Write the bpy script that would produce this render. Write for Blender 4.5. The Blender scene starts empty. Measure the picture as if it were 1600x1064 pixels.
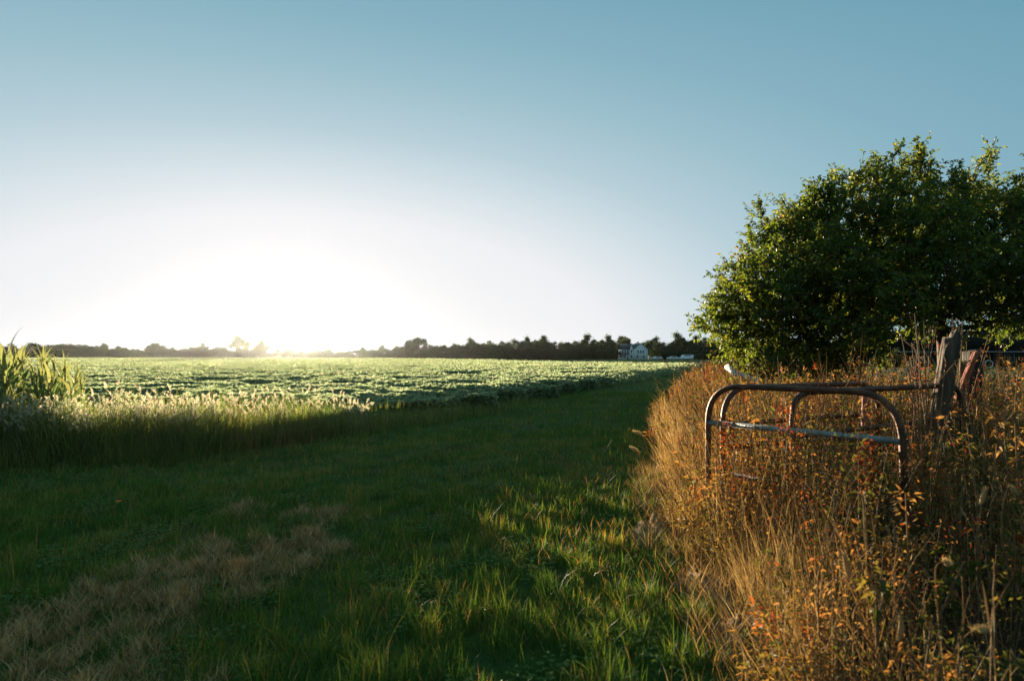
import bpy, math, numpy as np
from mathutils import Vector
R = math.radians
rng = np.random.default_rng(7)
sc = bpy.context.scene
COL = sc.collection

# ------------------------------------------------------------------ camera model
F = 1000.0                      # focal length in photo pixels (1600 wide)
CAMZ = 1.65
HOR = 556.0                     # horizon row in the photo
PITCH = math.atan((HOR - 532) / F)
cp, sp_ = math.cos(PITCH), math.sin(PITCH)
def P(px, py, d):
    """point at forward distance d (along +Y) seen at photo pixel px,py"""
    a, b = (px - 800) / F, (532 - py) / F
    v = np.array([a, cp - b * sp_, sp_ + b * cp])
    v = v * (d / v[1])
    return np.array([v[0], v[1], v[2] + CAMZ])

SUN_EL, SUN_AZ = R(2.65), R(-19.8)       # azimuth from +Y, negative = left
SUN = np.array([math.cos(SUN_EL) * math.sin(SUN_AZ), math.cos(SUN_EL) * math.cos(SUN_AZ), math.sin(SUN_EL)])

# ------------------------------------------------------------------ helpers
def tag(o, label=None, cat=None, group=None, kind=None):
    if label: o['label'] = label
    if cat: o['category'] = cat
    if group: o['group'] = group
    if kind: o['kind'] = kind
    return o

def empty(name, loc=(0, 0, 0), rz=0.0):
    o = bpy.data.objects.new(name, None); COL.objects.link(o)
    o.location = loc; o.rotation_euler = (0, 0, rz); o.empty_display_size = 0.2
    return o

def nrm(v):
    return v / np.maximum(np.linalg.norm(v, axis=-1, keepdims=True), 1e-9)

class MB:
    """collects vertices and faces and links them as ONE mesh object"""
    def __init__(s):
        s.v = []; s.f = []; s.r = []; s.n = 0
    def add(s, V, Fs, rnd=0.5):
        V = np.asarray(V, float).reshape(-1, 3)
        for f in Fs:
            s.f.append(np.asarray(f, np.int64) + s.n)
        s.v.append(V); s.r.append(np.broadcast_to(np.asarray(rnd, float), (len(V),)))
        s.n += len(V)
    def build(s, name, mat, parent=None, smooth=False, off=None):
        me = bpy.data.meshes.new(name)
        V = np.concatenate(s.v)
        if off is not None: V = V - np.asarray(off)
        me.vertices.add(len(V)); me.vertices.foreach_set('co', V.astype(np.float32).ravel())
        tot = np.concatenate([np.full(len(f), f.shape[1], np.int32) for f in s.f])
        idx = np.concatenate([f.ravel() for f in s.f]).astype(np.int32)
        st = np.concatenate([[0], np.cumsum(tot)[:-1]]).astype(np.int32)
        me.loops.add(len(idx)); me.loops.foreach_set('vertex_index', idx)
        me.polygons.add(len(tot)); me.polygons.foreach_set('loop_start', st)
        try: me.polygons.foreach_set('loop_total', tot)
        except Exception: pass
        at = me.attributes.new('rnd', 'FLOAT', 'POINT')
        at.data.foreach_set('value', np.concatenate(s.r).astype(np.float32))
        me.update(calc_edges=True); me.validate()
        if smooth:
            me.polygons.foreach_set('use_smooth', np.ones(len(tot), bool))
        me.materials.append(mat)
        o = bpy.data.objects.new(name, me); COL.objects.link(o)
        if parent is not None: o.parent = parent
        elif off is not None: o.location = off
        return o

def box(mb, c, s, rz=0.0, rnd=0.5):
    c = np.array(c, float); h = np.array(s, float) / 2
    q = np.array([[x, y, z] for x in (-1, 1) for y in (-1, 1) for z in (-1, 1)]) * h
    ca, sa = math.cos(rz), math.sin(rz)
    q = np.stack([q[:, 0] * ca - q[:, 1] * sa, q[:, 0] * sa + q[:, 1] * ca, q[:, 2]], 1) + c
    mb.add(q, [np.array([[0, 1, 3, 2], [4, 6, 7, 5], [0, 4, 5, 1], [2, 3, 7, 6], [0, 2, 6, 4], [1, 5, 7, 3]])], rnd)

def prism(mb, prof, a, b, rnd=0.5):
    """closed profile (list of (u,z)) extruded along local x? prof in y,z; from x=a to x=b"""
    n = len(prof)
    V = [[a, y, z] for y, z in prof] + [[b, y, z] for y, z in prof]
    mb.add(V, [np.array([[i, (i + 1) % n, n + (i + 1) % n, n + i] for i in range(n)]), np.array([list(range(n))[::-1]]), np.array([list(range(n, 2 * n))])], rnd)

def tubes(mb, pts, rad, sides=4, rnd=0.5, cap=True):
    """pts (n,k,3), rad (n,k)"""
    pts = np.asarray(pts, float)
    if pts.ndim == 2: pts = pts[None]
    n, k, _ = pts.shape
    rad = np.broadcast_to(np.asarray(rad, float), (n, k))
    t = np.empty_like(pts)
    t[:, 1:-1] = pts[:, 2:] - pts[:, :-2]
    t[:, 0] = pts[:, 1] - pts[:, 0]; t[:, -1] = pts[:, -1] - pts[:, -2]
    t = nrm(t)
    av = nrm(t.mean(1))
    ref = np.where(np.abs(av[:, 2:3]) > 0.8, np.array([[1., 0.13, 0]]), np.array([[0.05, 0.1, 1.]]))
    # parallel-ish frame
    u = nrm(np.cross(t, ref[:, None, :])); w = np.cross(t, u)
    ang = np.arange(sides) * 2 * math.pi / sides
    V = pts[:, :, None, :] + rad[:, :, None, None] * (np.cos(ang)[None, None, :, None] * u[:, :, None, :] + np.sin(ang)[None, None, :, None] * w[:, :, None, :])
    base = (np.arange(n) * k * sides)[:, None, None]
    i = np.arange(k - 1)[None, :, None] * sides; j = np.arange(sides)[None, None, :]; j2 = (j + 1) % sides
    q = np.stack(np.broadcast_arrays(base + i + j, base + i + j2, base + i + sides + j2, base + i + sides + j), -1).reshape(-1, 4)
    fs = [q]
    if cap:
        fs.append((np.arange(n) * k * sides)[:, None] + np.arange(sides)[None, ::-1])
        fs.append((np.arange(n) * k * sides)[:, None] + (k - 1) * sides + np.arange(sides)[None, :])
    r = np.broadcast_to(np.asarray(rnd, float).reshape(-1, 1), (n, k * sides)).ravel() if np.ndim(rnd) else rnd
    mb.add(V.reshape(-1, 3), fs, r)

def leaves(mb, p, d, nv, L, W, rnd, fold=0.25, droop=0.15):
    n = len(p)
    d = nrm(d); b = nrm(np.cross(d, nv)); nv = np.cross(b, d)
    L = np.broadcast_to(np.asarray(L, float), (n,))[:, None]; W = np.broadcast_to(np.asarray(W, float), (n,))[:, None]
    v0 = p; m = p + d * L * 0.42 + nv * fold * W * 0.5
    v1 = m + b * W * 0.5; v3 = m - b * W * 0.5; v2 = p + d * L - nv * droop * L
    V = np.stack([v0, v1, v2, v3], 1).reshape(-1, 3)
    k = np.arange(n)[:, None] * 4
    mb.add(V, [np.concatenate([k + np.array([[0, 1, 2]]), k + np.array([[0, 2, 3]])])], np.repeat(np.broadcast_to(rnd, (n,)), 4))

def blades(mb, p, head, lean, L, W, rnd, seg=2, curl=1.0):
    """curved grass blades. p(n,3) head = azimuth, lean = bend strength (0 upright..1.5 flat)"""
    n = len(p)
    L = np.broadcast_to(np.asarray(L, float), (n,)); W = np.broadcast_to(np.asarray(W, float), (n,)); lean = np.broadcast_to(np.asarray(lean, float), (n,))
    hx = np.stack([np.cos(head), np.sin(head), np.zeros(n)], 1)
    tw = head + rng.uniform(-1.2, 1.2, n)
    side = np.stack([-np.sin(tw), np.cos(tw), np.zeros(n)], 1)
    pos = p.copy(); rows = []
    for i in range(seg + 1):
        t = i / seg
        w = W * (1 - t) ** 0.7 * 0.5
        if i < seg: rows += [pos - side * w[:, None], pos + side * w[:, None]]
        else: rows += [pos]
        a = lean * (0.25 + curl * (t + 0.5 / seg))
        pos = pos + (L / seg)[:, None] * (hx * np.sin(a)[:, None] + np.array([0, 0, 1.]) * np.cos(a)[:, None])
    V = np.stack(rows, 1); m = 2 * seg + 1
    k = np.arange(n)[:, None] * m
    fs = []
    if seg > 1:
        fs.append(np.concatenate([k + np.array([[2 * i, 2 * i + 1, 2 * i + 3, 2 * i + 2]]) for i in range(seg - 1)]))
    fs.append(k + np.array([[2 * seg - 2, 2 * seg - 1, 2 * seg]]))
    mb.add(V.reshape(-1, 3), fs, np.repeat(np.broadcast_to(rnd, (n,)), m))

_ph = np.random.default_rng(3).uniform(0, 6.28, (64, 2))
_dr = np.random.default_rng(4).uniform(0, 6.28, 64)
def noise(x, y, scale, seed=0, oct=3):
    """smooth pseudo-noise about -1..1"""
    o = np.zeros_like(x, float); amp = 1; tot = 0
    f = 2 * math.pi / scale
    for k in range(oct):
        for j in range(4):
            i = (seed * 7 + k * 4 + j) % 64
            o = o + amp * np.sin(f * (0.7 + 0.2 * j) * (x * math.cos(_dr[i]) + y * math.sin(_dr[i])) + _ph[i, 0] + 1.3 * np.sin(f * 0.6 * (x * math.sin(_dr[i]) - y * math.cos(_dr[i])) + _ph[i, 1]))
        tot += amp * 2.2; amp *= 0.55; f *= 2.1
    return o / tot

# ------------------------------------------------------------------ layout
def weed_edge(y):                       # left edge of the weedy fence row, x as a function of y
    return np.interp(y, [-5, 2.2, 3.4, 5.0, 6.8, 11.6, 18, 30, 69, 200], [1.1, 1.18, 1.40, 1.57, 1.74, 2.65, 4.2, 7.8, 20.5, 60])
def crop_right(y):
    return np.interp(y, [12.5, 15, 17.5, 24.6, 42, 75, 110, 260], [-5, -3.6, -1.75, 1.23, 8.4, 21.7, 33, 80])
def crop_near(x):
    return np.interp(x, [-60, -20, -12, -8, -5, -3.6], [8, 9.5, 10.8, 11.5, 12.5, 13.2])
def crop_far(x, y):
    return np.interp(x / y, [-1, -0.35, -0.05, 0.1, 0.3], [380, 340, 190, 120, 92])
def in_crop(x, y):
    w = 0.25 * np.sin(x * 2.1 + y * 1.3) + 0.15 * np.sin(x * 5 - y * 3.1)
    return (x + w < crop_right(y)) & (y + w > crop_near(x)) & (y < crop_far(x, y))
def sstep(a, b, x):
    t = np.clip((x - a) / (b - a), 0, 1); return t * t * (3 - 2 * t)
def gz(x, y):
    x = np.asarray(x, float); y = np.asarray(y, float)
    z = 0.035 * noise(x, y, 5.0, 1, 2) * sstep(60, 20, np.hypot(x, y))
    s = x - weed_edge(y)
    z = z + 0.12 * sstep(-0.1, 1.0, s) * sstep(40, 20, y) + 0.05 * noise(x, y, 0.9, 2, 2) * sstep(-0.2, 0.4, s) * sstep(14, 8, y)
    return z

# ------------------------------------------------------------------ materials
def new_mat(name):
    m = bpy.data.materials.new(name); m.use_nodes = True
    nt = m.node_tree; nt.nodes.clear()
    out = nt.nodes.new('ShaderNodeOutputMaterial')
    return m, nt, out
def ramp(nt, stops, fac):
    r = nt.nodes.new('ShaderNodeValToRGB')
    e = r.color_ramp.elements
    while len(e) < len(stops): e.new(0.5)
    for el, (p, c) in zip(e, stops):
        el.position = p; el.color = (*c, 1)
    nt.links.new(fac, r.inputs[0]); return r
def leaf_mat(name, stops, trans=0.4, tint=(1.3, 1.25, 0.6), rough=0.55, spec=0.3, tboost=1.0):
    m, nt, out = new_mat(name)
    a = nt.nodes.new('ShaderNodeAttribute'); a.attribute_name = 'rnd'
    r = ramp(nt, stops, a.outputs['Fac'])
    b = nt.nodes.new('ShaderNodeBsdfPrincipled'); b.inputs['Roughness'].default_value = rough
    b.inputs['Specular IOR Level'].default_value = spec
    nt.links.new(r.outputs[0], b.inputs['Base Color'])
    mul = nt.nodes.new('ShaderNodeMix'); mul.data_type = 'RGBA'; mul.blend_type = 'MULTIPLY'; mul.inputs[0].default_value = 1
    nt.links.new(r.outputs[0], mul.inputs[6]); mul.inputs[7].default_value = (tint[0] * tboost, tint[1] * tboost, tint[2] * tboost, 1)
    t = nt.nodes.new('ShaderNodeBsdfTranslucent'); nt.links.new(mul.outputs[2], t.inputs[0])
    mx = nt.nodes.new('ShaderNodeMixShader'); mx.inputs[0].default_value = trans
    nt.links.new(b.outputs[0], mx.inputs[1]); nt.links.new(t.outputs[0], mx.inputs[2])
    nt.links.new(mx.outputs[0], out.inputs[0])
    return m
def rough_mat(name, stops, scale=6.0, detail=6.0, rough=0.85, bump=0.3, bscale=None, metal=0.0, spec=0.3, stretch=(1, 1, 1)):
    m, nt, out = new_mat(name)
    tc = nt.nodes.new('ShaderNodeTexCoord'); mp = nt.nodes.new('ShaderNodeMapping')
    mp.inputs['Scale'].default_value = stretch; nt.links.new(tc.outputs['Object'], mp.inputs[0])
    n = nt.nodes.new('ShaderNodeTexNoise'); n.inputs['Scale'].default_value = scale; n.inputs['Detail'].default_value = detail; n.inputs['Roughness'].default_value = 0.65
    nt.links.new(mp.outputs[0], n.inputs['Vector'])
    r = ramp(nt, stops, n.outputs['Fac'])
    b = nt.nodes.new('ShaderNodeBsdfPrincipled'); b.inputs['Roughness'].default_value = rough; b.inputs['Metallic'].default_value = metal
    b.inputs['Specular IOR Level'].default_value = spec
    nt.links.new(r.outputs[0], b.inputs['Base Color'])
    if bump:
        n2 = nt.nodes.new('ShaderNodeTexNoise'); n2.inputs['Scale'].default_value = bscale or scale * 4; n2.inputs['Detail'].default_value = 5
        nt.links.new(mp.outputs[0], n2.inputs['Vector'])
        bp = nt.nodes.new('ShaderNodeBump'); bp.inputs['Strength'].default_value = bump; bp.inputs['Distance'].default_value = 0.03
        nt.links.new(n2.outputs['Fac'], bp.inputs['Height']); nt.links.new(bp.outputs[0], b.inputs['Normal'])
    nt.links.new(b.outputs[0], out.inputs[0])
    return m

M = {}
M['ground'] = rough_mat('ground', [(0.3, (0.018, 0.04, 0.012)), (0.5, (0.035, 0.07, 0.018)), (0.62, (0.07, 0.065, 0.03)), (0.75, (0.04, 0.07, 0.02))], 0.6, 10, 0.95, 0.6, 9, spec=0.05)
M['lawn'] = rough_mat('lawn', [(0.3, (0.05, 0.075, 0.016)), (0.5, (0.085, 0.10, 0.024)), (0.7, (0.12, 0.11, 0.035))], 0.25, 12, 0.95, 0.9, 6, spec=0.05)
M['grass'] = leaf_mat('grass', [(0, (0.027, 0.084, 0.015)), (0.5, (0.060, 0.150, 0.024)), (0.8, (0.115, 0.175, 0.032)), (1, (0.28, 0.20, 0.08))], 0.45, (1.9, 1.2, 0.7), 0.6, 0.15)
M['longgrass'] = leaf_mat('long_grass', [(0, (0.03, 0.06, 0.018)), (0.5, (0.075, 0.105, 0.035)), (0.8, (0.13, 0.13, 0.05)), (1, (0.22, 0.18, 0.08))], 0.62, (1.5, 1.3, 0.8), 0.6, 0.15, 1.8)
M['foxtail'] = leaf_mat('foxtail', [(0, (0.14, 0.16, 0.09)), (0.5, (0.22, 0.23, 0.16)), (1, (0.32, 0.26, 0.21))], 0.65, (1.4, 1.35, 1.2), 0.6, 0.1, 1.65)
M['soy'] = leaf_mat('soybean_leaf', [(0, (0.028, 0.060, 0.016)), (0.5, (0.045, 0.085, 0.024)), (0.85, (0.065, 0.105, 0.034)), (1, (0.12, 0.12, 0.05))], 0.6, (2.75, 1.8, 3.2), 0.55, 0.2, 2.2)
M['corn'] = leaf_mat('strap_leaf', [(0, (0.05, 0.10, 0.03)), (0.6, (0.11, 0.16, 0.06)), (1, (0.18, 0.19, 0.08))], 0.5, (1.4, 1.25, 0.9), 0.65, 0.08, 1.1)
M['weed'] = leaf_mat('dry_weed_leaf', [(0, (0.035, 0.06, 0.014)), (0.22, (0.10, 0.10, 0.03)), (0.42, (0.16, 0.12, 0.04)), (0.58, (0.22, 0.12, 0.045)), (0.74, (0.27, 0.19, 0.08)), (0.9, (0.22, 0.075, 0.022)), (1, (0.16, 0.025, 0.012))], 0.45, (1.5, 1.15, 0.6), 0.7, 0.12)
M['straw'] = leaf_mat('straw', [(0, (0.13, 0.07, 0.03)), (0.4, (0.22, 0.14, 0.06)), (0.75, (0.30, 0.22, 0.10)), (1, (0.42, 0.34, 0.20))], 0.35, (1.3, 1.1, 0.7), 0.8, 0.08)
M['thatch'] = leaf_mat('cut_dry_grass', [(0, (0.13, 0.075, 0.028)), (0.5, (0.38, 0.235, 0.09)), (1, (0.58, 0.39, 0.18))], 0.2, (1.2, 1.1, 0.7))
M['stem'] = rough_mat('dry_stem', [(0.3, (0.10, 0.055, 0.025)), (0.7, (0.24, 0.14, 0.06))], 8, 4, 0.8, 0.2)
M['treeleaf'] = leaf_mat('tree_leaf', [(0, (0.028, 0.062, 0.012)), (0.5, (0.065, 0.11, 0.022)), (0.85, (0.12, 0.14, 0.032)), (1, (0.2, 0.15, 0.04))], 0.55, (2.1, 1.6, 0.6), 0.5, 0.3)
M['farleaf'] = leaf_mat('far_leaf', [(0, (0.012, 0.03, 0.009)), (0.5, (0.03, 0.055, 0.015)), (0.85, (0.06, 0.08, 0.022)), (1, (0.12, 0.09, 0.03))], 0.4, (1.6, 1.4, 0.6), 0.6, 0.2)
M['bark'] = rough_mat('bark', [(0.3, (0.045, 0.032, 0.022)), (0.6, (0.10, 0.075, 0.05)), (0.8, (0.16, 0.12, 0.085))], 9, 8, 0.9, 0.7, 30, stretch=(1, 1, 0.25))
M['postwood'] = rough_mat('weathered_wood', [(0.25, (0.02, 0.013, 0.008)), (0.5, (0.07, 0.047, 0.03)), (0.75, (0.16, 0.11, 0.07))], 7, 9, 0.9, 0.8, 35, stretch=(1, 1, 0.12))
M['redwood'] = rough_mat('red_weathered_wood', [(0.3, (0.12, 0.035, 0.02)), (0.7, (0.30, 0.10, 0.055))], 9, 8, 0.9, 0.6, 35, stretch=(1, 1, 0.15))
M['rust'] = rough_mat('rusty_pipe', [(0.3, (0.030, 0.014, 0.010)), (0.5, (0.075, 0.032, 0.018)), (0.62, (0.14, 0.055, 0.026)), (0.75, (0.10, 0.09, 0.08))], 9, 9, 0.6, 0.25, 60, 0.35)
M['greypipe'] = rough_mat('grey_pipe', [(0.3, (0.12, 0.15, 0.15)), (0.55, (0.17, 0.21, 0.21)), (0.70, (0.13, 0.14, 0.13)), (0.8, (0.14, 0.07, 0.04))], 7, 9, 0.5, 0.15, 60, 0.4)
M['redrust'] = rough_mat('red_pipe', [(0.3, (0.16, 0.03, 0.02)), (0.6, (0.26, 0.07, 0.045)), (0.75, (0.35, 0.22, 0.17))], 12, 9, 0.6, 0.25, 60, 0.2)
M['white'] = rough_mat('white_siding', [(0.3, (0.80, 0.80, 0.80)), (0.7, (0.86, 0.86, 0.86))], 1.5, 4, 0.6, 0.0)
M['offwhite'] = rough_mat('white_paint', [(0.3, (0.6, 0.6, 0.58)), (0.7, (0.8, 0.8, 0.78))], 2, 4, 0.5, 0.0)
M['dullpaint'] = rough_mat('dull_paint', [(0.3, (0.22, 0.22, 0.21)), (0.7, (0.34, 0.34, 0.33))], 2, 4, 0.7, 0.0)
M['roof'] = rough_mat('grey_shingles', [(0.3, (0.05, 0.052, 0.056)), (0.7, (0.10, 0.10, 0.105))], 3, 8, 0.9, 0.3)
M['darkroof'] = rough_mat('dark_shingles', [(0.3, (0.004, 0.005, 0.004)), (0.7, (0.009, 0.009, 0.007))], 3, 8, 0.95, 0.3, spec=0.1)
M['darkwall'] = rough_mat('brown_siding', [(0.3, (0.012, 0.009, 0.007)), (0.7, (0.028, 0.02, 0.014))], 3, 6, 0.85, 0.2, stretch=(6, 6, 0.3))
M['glass'] = rough_mat('window_glass', [(0.3, (0.02, 0.024, 0.028)), (0.7, (0.03, 0.035, 0.04))], 2, 2, 0.08, 0.0, spec=0.6)
M['tyre'] = rough_mat('tyre', [(0.3, (0.015, 0.015, 0.015)), (0.7, (0.03, 0.03, 0.03))], 8, 3, 0.9, 0.0)
M['pvc'] = rough_mat('pale_pipe', [(0.3, (0.22, 0.25, 0.22)), (0.7, (0.42, 0.44, 0.38))], 6, 6, 0.45, 0.0)
M['dirt'] = rough_mat('sandy_dirt', [(0.3, (0.09, 0.05, 0.025)), (0.55, (0.24, 0.145, 0.07)), (0.75, (0.36, 0.23, 0.12))], 14, 9, 0.95, 0.8, 60, spec=0.1)
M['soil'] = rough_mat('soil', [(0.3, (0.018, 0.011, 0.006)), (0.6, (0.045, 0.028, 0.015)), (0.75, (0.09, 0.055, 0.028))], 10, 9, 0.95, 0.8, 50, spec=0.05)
M['orange'] = leaf_mat('orange_petal', [(0, (0.8, 0.25, 0.02)), (1, (0.85, 0.32, 0.03))], 0.4)
M['palebloom'] = leaf_mat('pale_bloom', [(0, (0.5, 0.5, 0.4)), (1, (0.7, 0.68, 0.5))], 0.4, (1, 1, 0.9))

# ------------------------------------------------------------------ ground
def make_ground():
    def axis(a, b, n0, mn):
        t = np.linspace(-1, 1, n0)
        return np.sinh(t * 7.0) / math.sinh(7.0)
    xs = axis(0, 0, 241, 0) * 1400; ys = axis(0, 0, 261, 0) * 1400 + 4
    X, Y = np.meshgrid(xs, ys); Z = gz(X, Y)
    V = np.stack([X, Y, Z], -1).reshape(-1, 3)
    nx, ny = len(xs), len(ys)
    i, j = np.meshgrid(np.arange(nx - 1), np.arange(ny - 1)); a = (j * nx + i).ravel()
    mb = MB(); mb.add(V, [np.stack([a, a + 1, a + nx + 1, a + nx], 1)])
    o = mb.build('ground', M['ground'], smooth=True)
    tag(o, 'flat dark earth and turf under the lane, field and weeds', 'ground', kind='structure')
    # sunlit lawn beyond the fence row and at the end of the bean field
    pts = [(9, 24), (12, 20), (26, 20), (60, 30), (140, 60), (200, 255), (60, 252), (10, 250), (-20, 238), (5, 128), (26, 96), (33, 98), (24, 69), (13, 38)]
    mb = MB(); c = np.array([40, 90])
    n = len(pts); V = []
    fine = []
    for k in range(n):
        a = np.array(pts[k], float); b = np.array(pts[(k + 1) % n], float)
        for t in np.linspace(0, 1, 6, endpoint=False): fine.append(a + (b - a) * t)
    fine = np.array(fine); m = len(fine)
    V = [np.append(c, 0.05)] + [np.append(p, 0.05) for p in fine]
    mb.add(V, [np.array([[0, 1 + k, 1 + (k + 1) % m] for k in range(m)])])
    o = mb.build('lawn', M['lawn'])
    tag(o, 'sunlit mown lawn beyond the weeds and the bean field', 'lawn', kind='structure')
make_ground()

# ------------------------------------------------------------------ thatch patches (cut dry grass), left foreground
def thatch_amount(x, y):
    """0..1 where cut dry grass lies on the lane"""
    # band from photo (0,1010) to (520,860), and a lump at (380,800)
    ax, ay = -2.9, 3.3; bx, by = -1.95, 5.25
    t = np.clip(((x - ax) * (bx - ax) + (y - ay) * (by - ay)) / ((bx - ax) ** 2 + (by - ay) ** 2), -0.6, 1)
    dd = np.hypot(x - (ax + t * (bx - ax)), y - (ay + t * (by - ay)))
    a = sstep(0.7, 0.3, dd + 0.28 * noise(x, y, 0.9, 5, 3))
    a = np.maximum(a, sstep(0.3, 0.12, np.hypot(x + 2.75, (y - 6.6) * 0.8) + 0.05 * noise(x, y, 0.3, 6)))
    a = np.maximum(a, 0.7 * sstep(0.5, 0.1, np.hypot(x + 1.95, (y - 6.6)) + 0.2 * noise(x, y, 0.5, 7)))
    a = np.maximum(a, sstep(0.9, 0.3, np.hypot(x + 2.2, (y - 2.9) * 0.9) + 0.3 * noise(x, y, 0.7, 8)))
    return a * sstep(-0.65, 0.0, noise(x, y, 0.42, 9, 3))

def scatter(n, x0, x1, y0, y1, power=1.0):
    return rng.uniform(x0, x1, n), rng.uniform(y0, y1, n)

def frustum(n, d0, d1, l=-0.86, r=0.86):
    """points uniform in the ground area of the camera's view between depths d0 and d1"""
    y = np.sqrt(rng.uniform(d0 * d0, d1 * d1, n)); x = y * rng.uniform(l, r, n)
    return x, y

def make_lane_grass():
    mb = MB()
    for (d0, d1, n, L, W, seg, l, r) in [(2.2, 4.5, 62000, (0.05, 0.17), 0.0055, 3, -0.9, 0.5), (4.5, 8, 90000, (0.05, 0.16), 0.0075, 2, -0.9, 0.4), (8, 14, 90000, (0.05, 0.15), 0.011, 2, -0.9, 0.35), (14, 30, 90000, (0.05, 0.14), 0.018, 1, -0.35, 0.35), (30, 95, 60000, (0.06, 0.16), 0.04, 1, -0.1, 0.36)]:
        x, y = frustum(n, d0, d1, l, r)
        ed = weed_edge(y) + np.interp(y, [6, 12], [-0.22, 0.3]) + 0.28 * noise(x, y, 0.9, 46, 3)
        keep = (~in_crop(x, y - 0.1)) & ((x < ed) | ((x < ed + 0.5) & (rng.random(n) < 0.12)))
        ta = thatch_amount(x, y)
        keep &= rng.random(n) > 0.93 * ta
        cl = noise(x, y, 0.8, 11, 3)
        keep &= rng.random(n) < 0.72 + 0.4 * cl
        x, y, cl = x[keep], y[keep], cl[keep]; m = len(x)
        tuft = np.clip(0.85 + 0.65 * noise(x, y, 0.45, 12, 2) + 0.35 * noise(x, y, 1.7, 13, 2), 0.35, 2.0)
        Ln = rng.uniform(*L, m) * tuft * np.where(rng.random(m) < 0.04, 1.6, 1)
        p = np.stack([x, y, gz(x, y) - 0.005], 1)
        rr = np.clip(0.38 + 0.25 * cl + 0.2 * noise(x, y, 2.6, 17, 2) + rng.normal(0, 0.17, m) + 0.5 * (rng.random(m) < 0.07), 0, 1)
        blades(mb, p, rng.uniform(0, 6.28, m), rng.uniform(0.1, 1.1, m), Ln, W * rng.uniform(0.6, 1.4, m), rr, seg)
    # clover patches and dry clippings in the turf
    x, y = frustum(60000, 2.3, 12, -0.9, 0.35); k = (noise(x, y, 1.5, 18, 2) > 0.28) & (x < weed_edge(y) - 0.2) & (y < crop_near(np.minimum(x, -3.6)) - 1.5) & (rng.random(len(x)) > thatch_amount(x, y)); x, y = x[k], y[k]; n = len(x)
    a = rng.uniform(0, 6.28, n); h = rng.uniform(0.03, 0.09, n)
    for q in (0, 2.1, 4.2):
        leaves(mb, np.stack([x, y, gz(x, y) + h], 1), np.stack([np.cos(a + q), np.sin(a + q), 0.15 + 0 * a], 1), np.stack([rng.normal(0, 0.25, n), rng.normal(0, 0.25, n), np.ones(n)], 1), 0.02, 0.018, np.clip(0.55 + rng.normal(0, 0.12, n), 0, 0.8), 0.1, 0.1)
    x, y = frustum(30000, 2.3, 14, -0.9, 0.35); k = (noise(x, y, 1.1, 19, 2) > -0.1) & (x < weed_edge(y)) & (y < crop_near(np.minimum(x, -3.6)) - 1.0); x, y = x[k], y[k]; n = len(x)
    blades(mb, np.stack([x, y, gz(x, y) + rng.uniform(0.02, 0.07, n)], 1), rng.uniform(0, 6.28, n), rng.uniform(1.1, 1.6, n), rng.uniform(0.05, 0.14, n), 0.004, rng.uniform(0.88, 1, n), 2, 0.4)
    o = mb.build('lane_grass', M['grass'])
    tag(o, 'short green grass of the mown lane between field and weeds', 'grass', kind='stuff')
make_lane_grass()

def make_thatch():
    mb = MB()
    x, y = frustum(260000, 2.2, 8.5, -0.9, 0.0)
    a = thatch_amount(x, y); k = rng.random(len(x)) < a
    x, y, a = x[k], y[k], a[k]; n = len(x)
    z = gz(x, y) + a * (0.03 * rng.random(n) + 0.14 * np.clip(0.2 + noise(x, y, 0.42, 15, 2), 0, 1.2))
    hd = noise(x, y, 0.25, 14, 2) * 6 + rng.normal(0, 1.2, n)
    blades(mb, np.stack([x, y, z], 1), hd, rng.uniform(1.35, 1.75, n), rng.uniform(0.04, 0.13, n), rng.uniform(0.002, 0.0045, n), np.clip(rng.normal(0.45, 0.25, n) + 0.25 * noise(x, y, 0.4, 16), 0, 1), 3, 0.5)
    o = mb.build('cut_dry_grass', M['thatch'])
    tag(o, 'brown matted cut grass lying in patches on the lane', 'dry grass', kind='stuff')
make_thatch()

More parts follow.
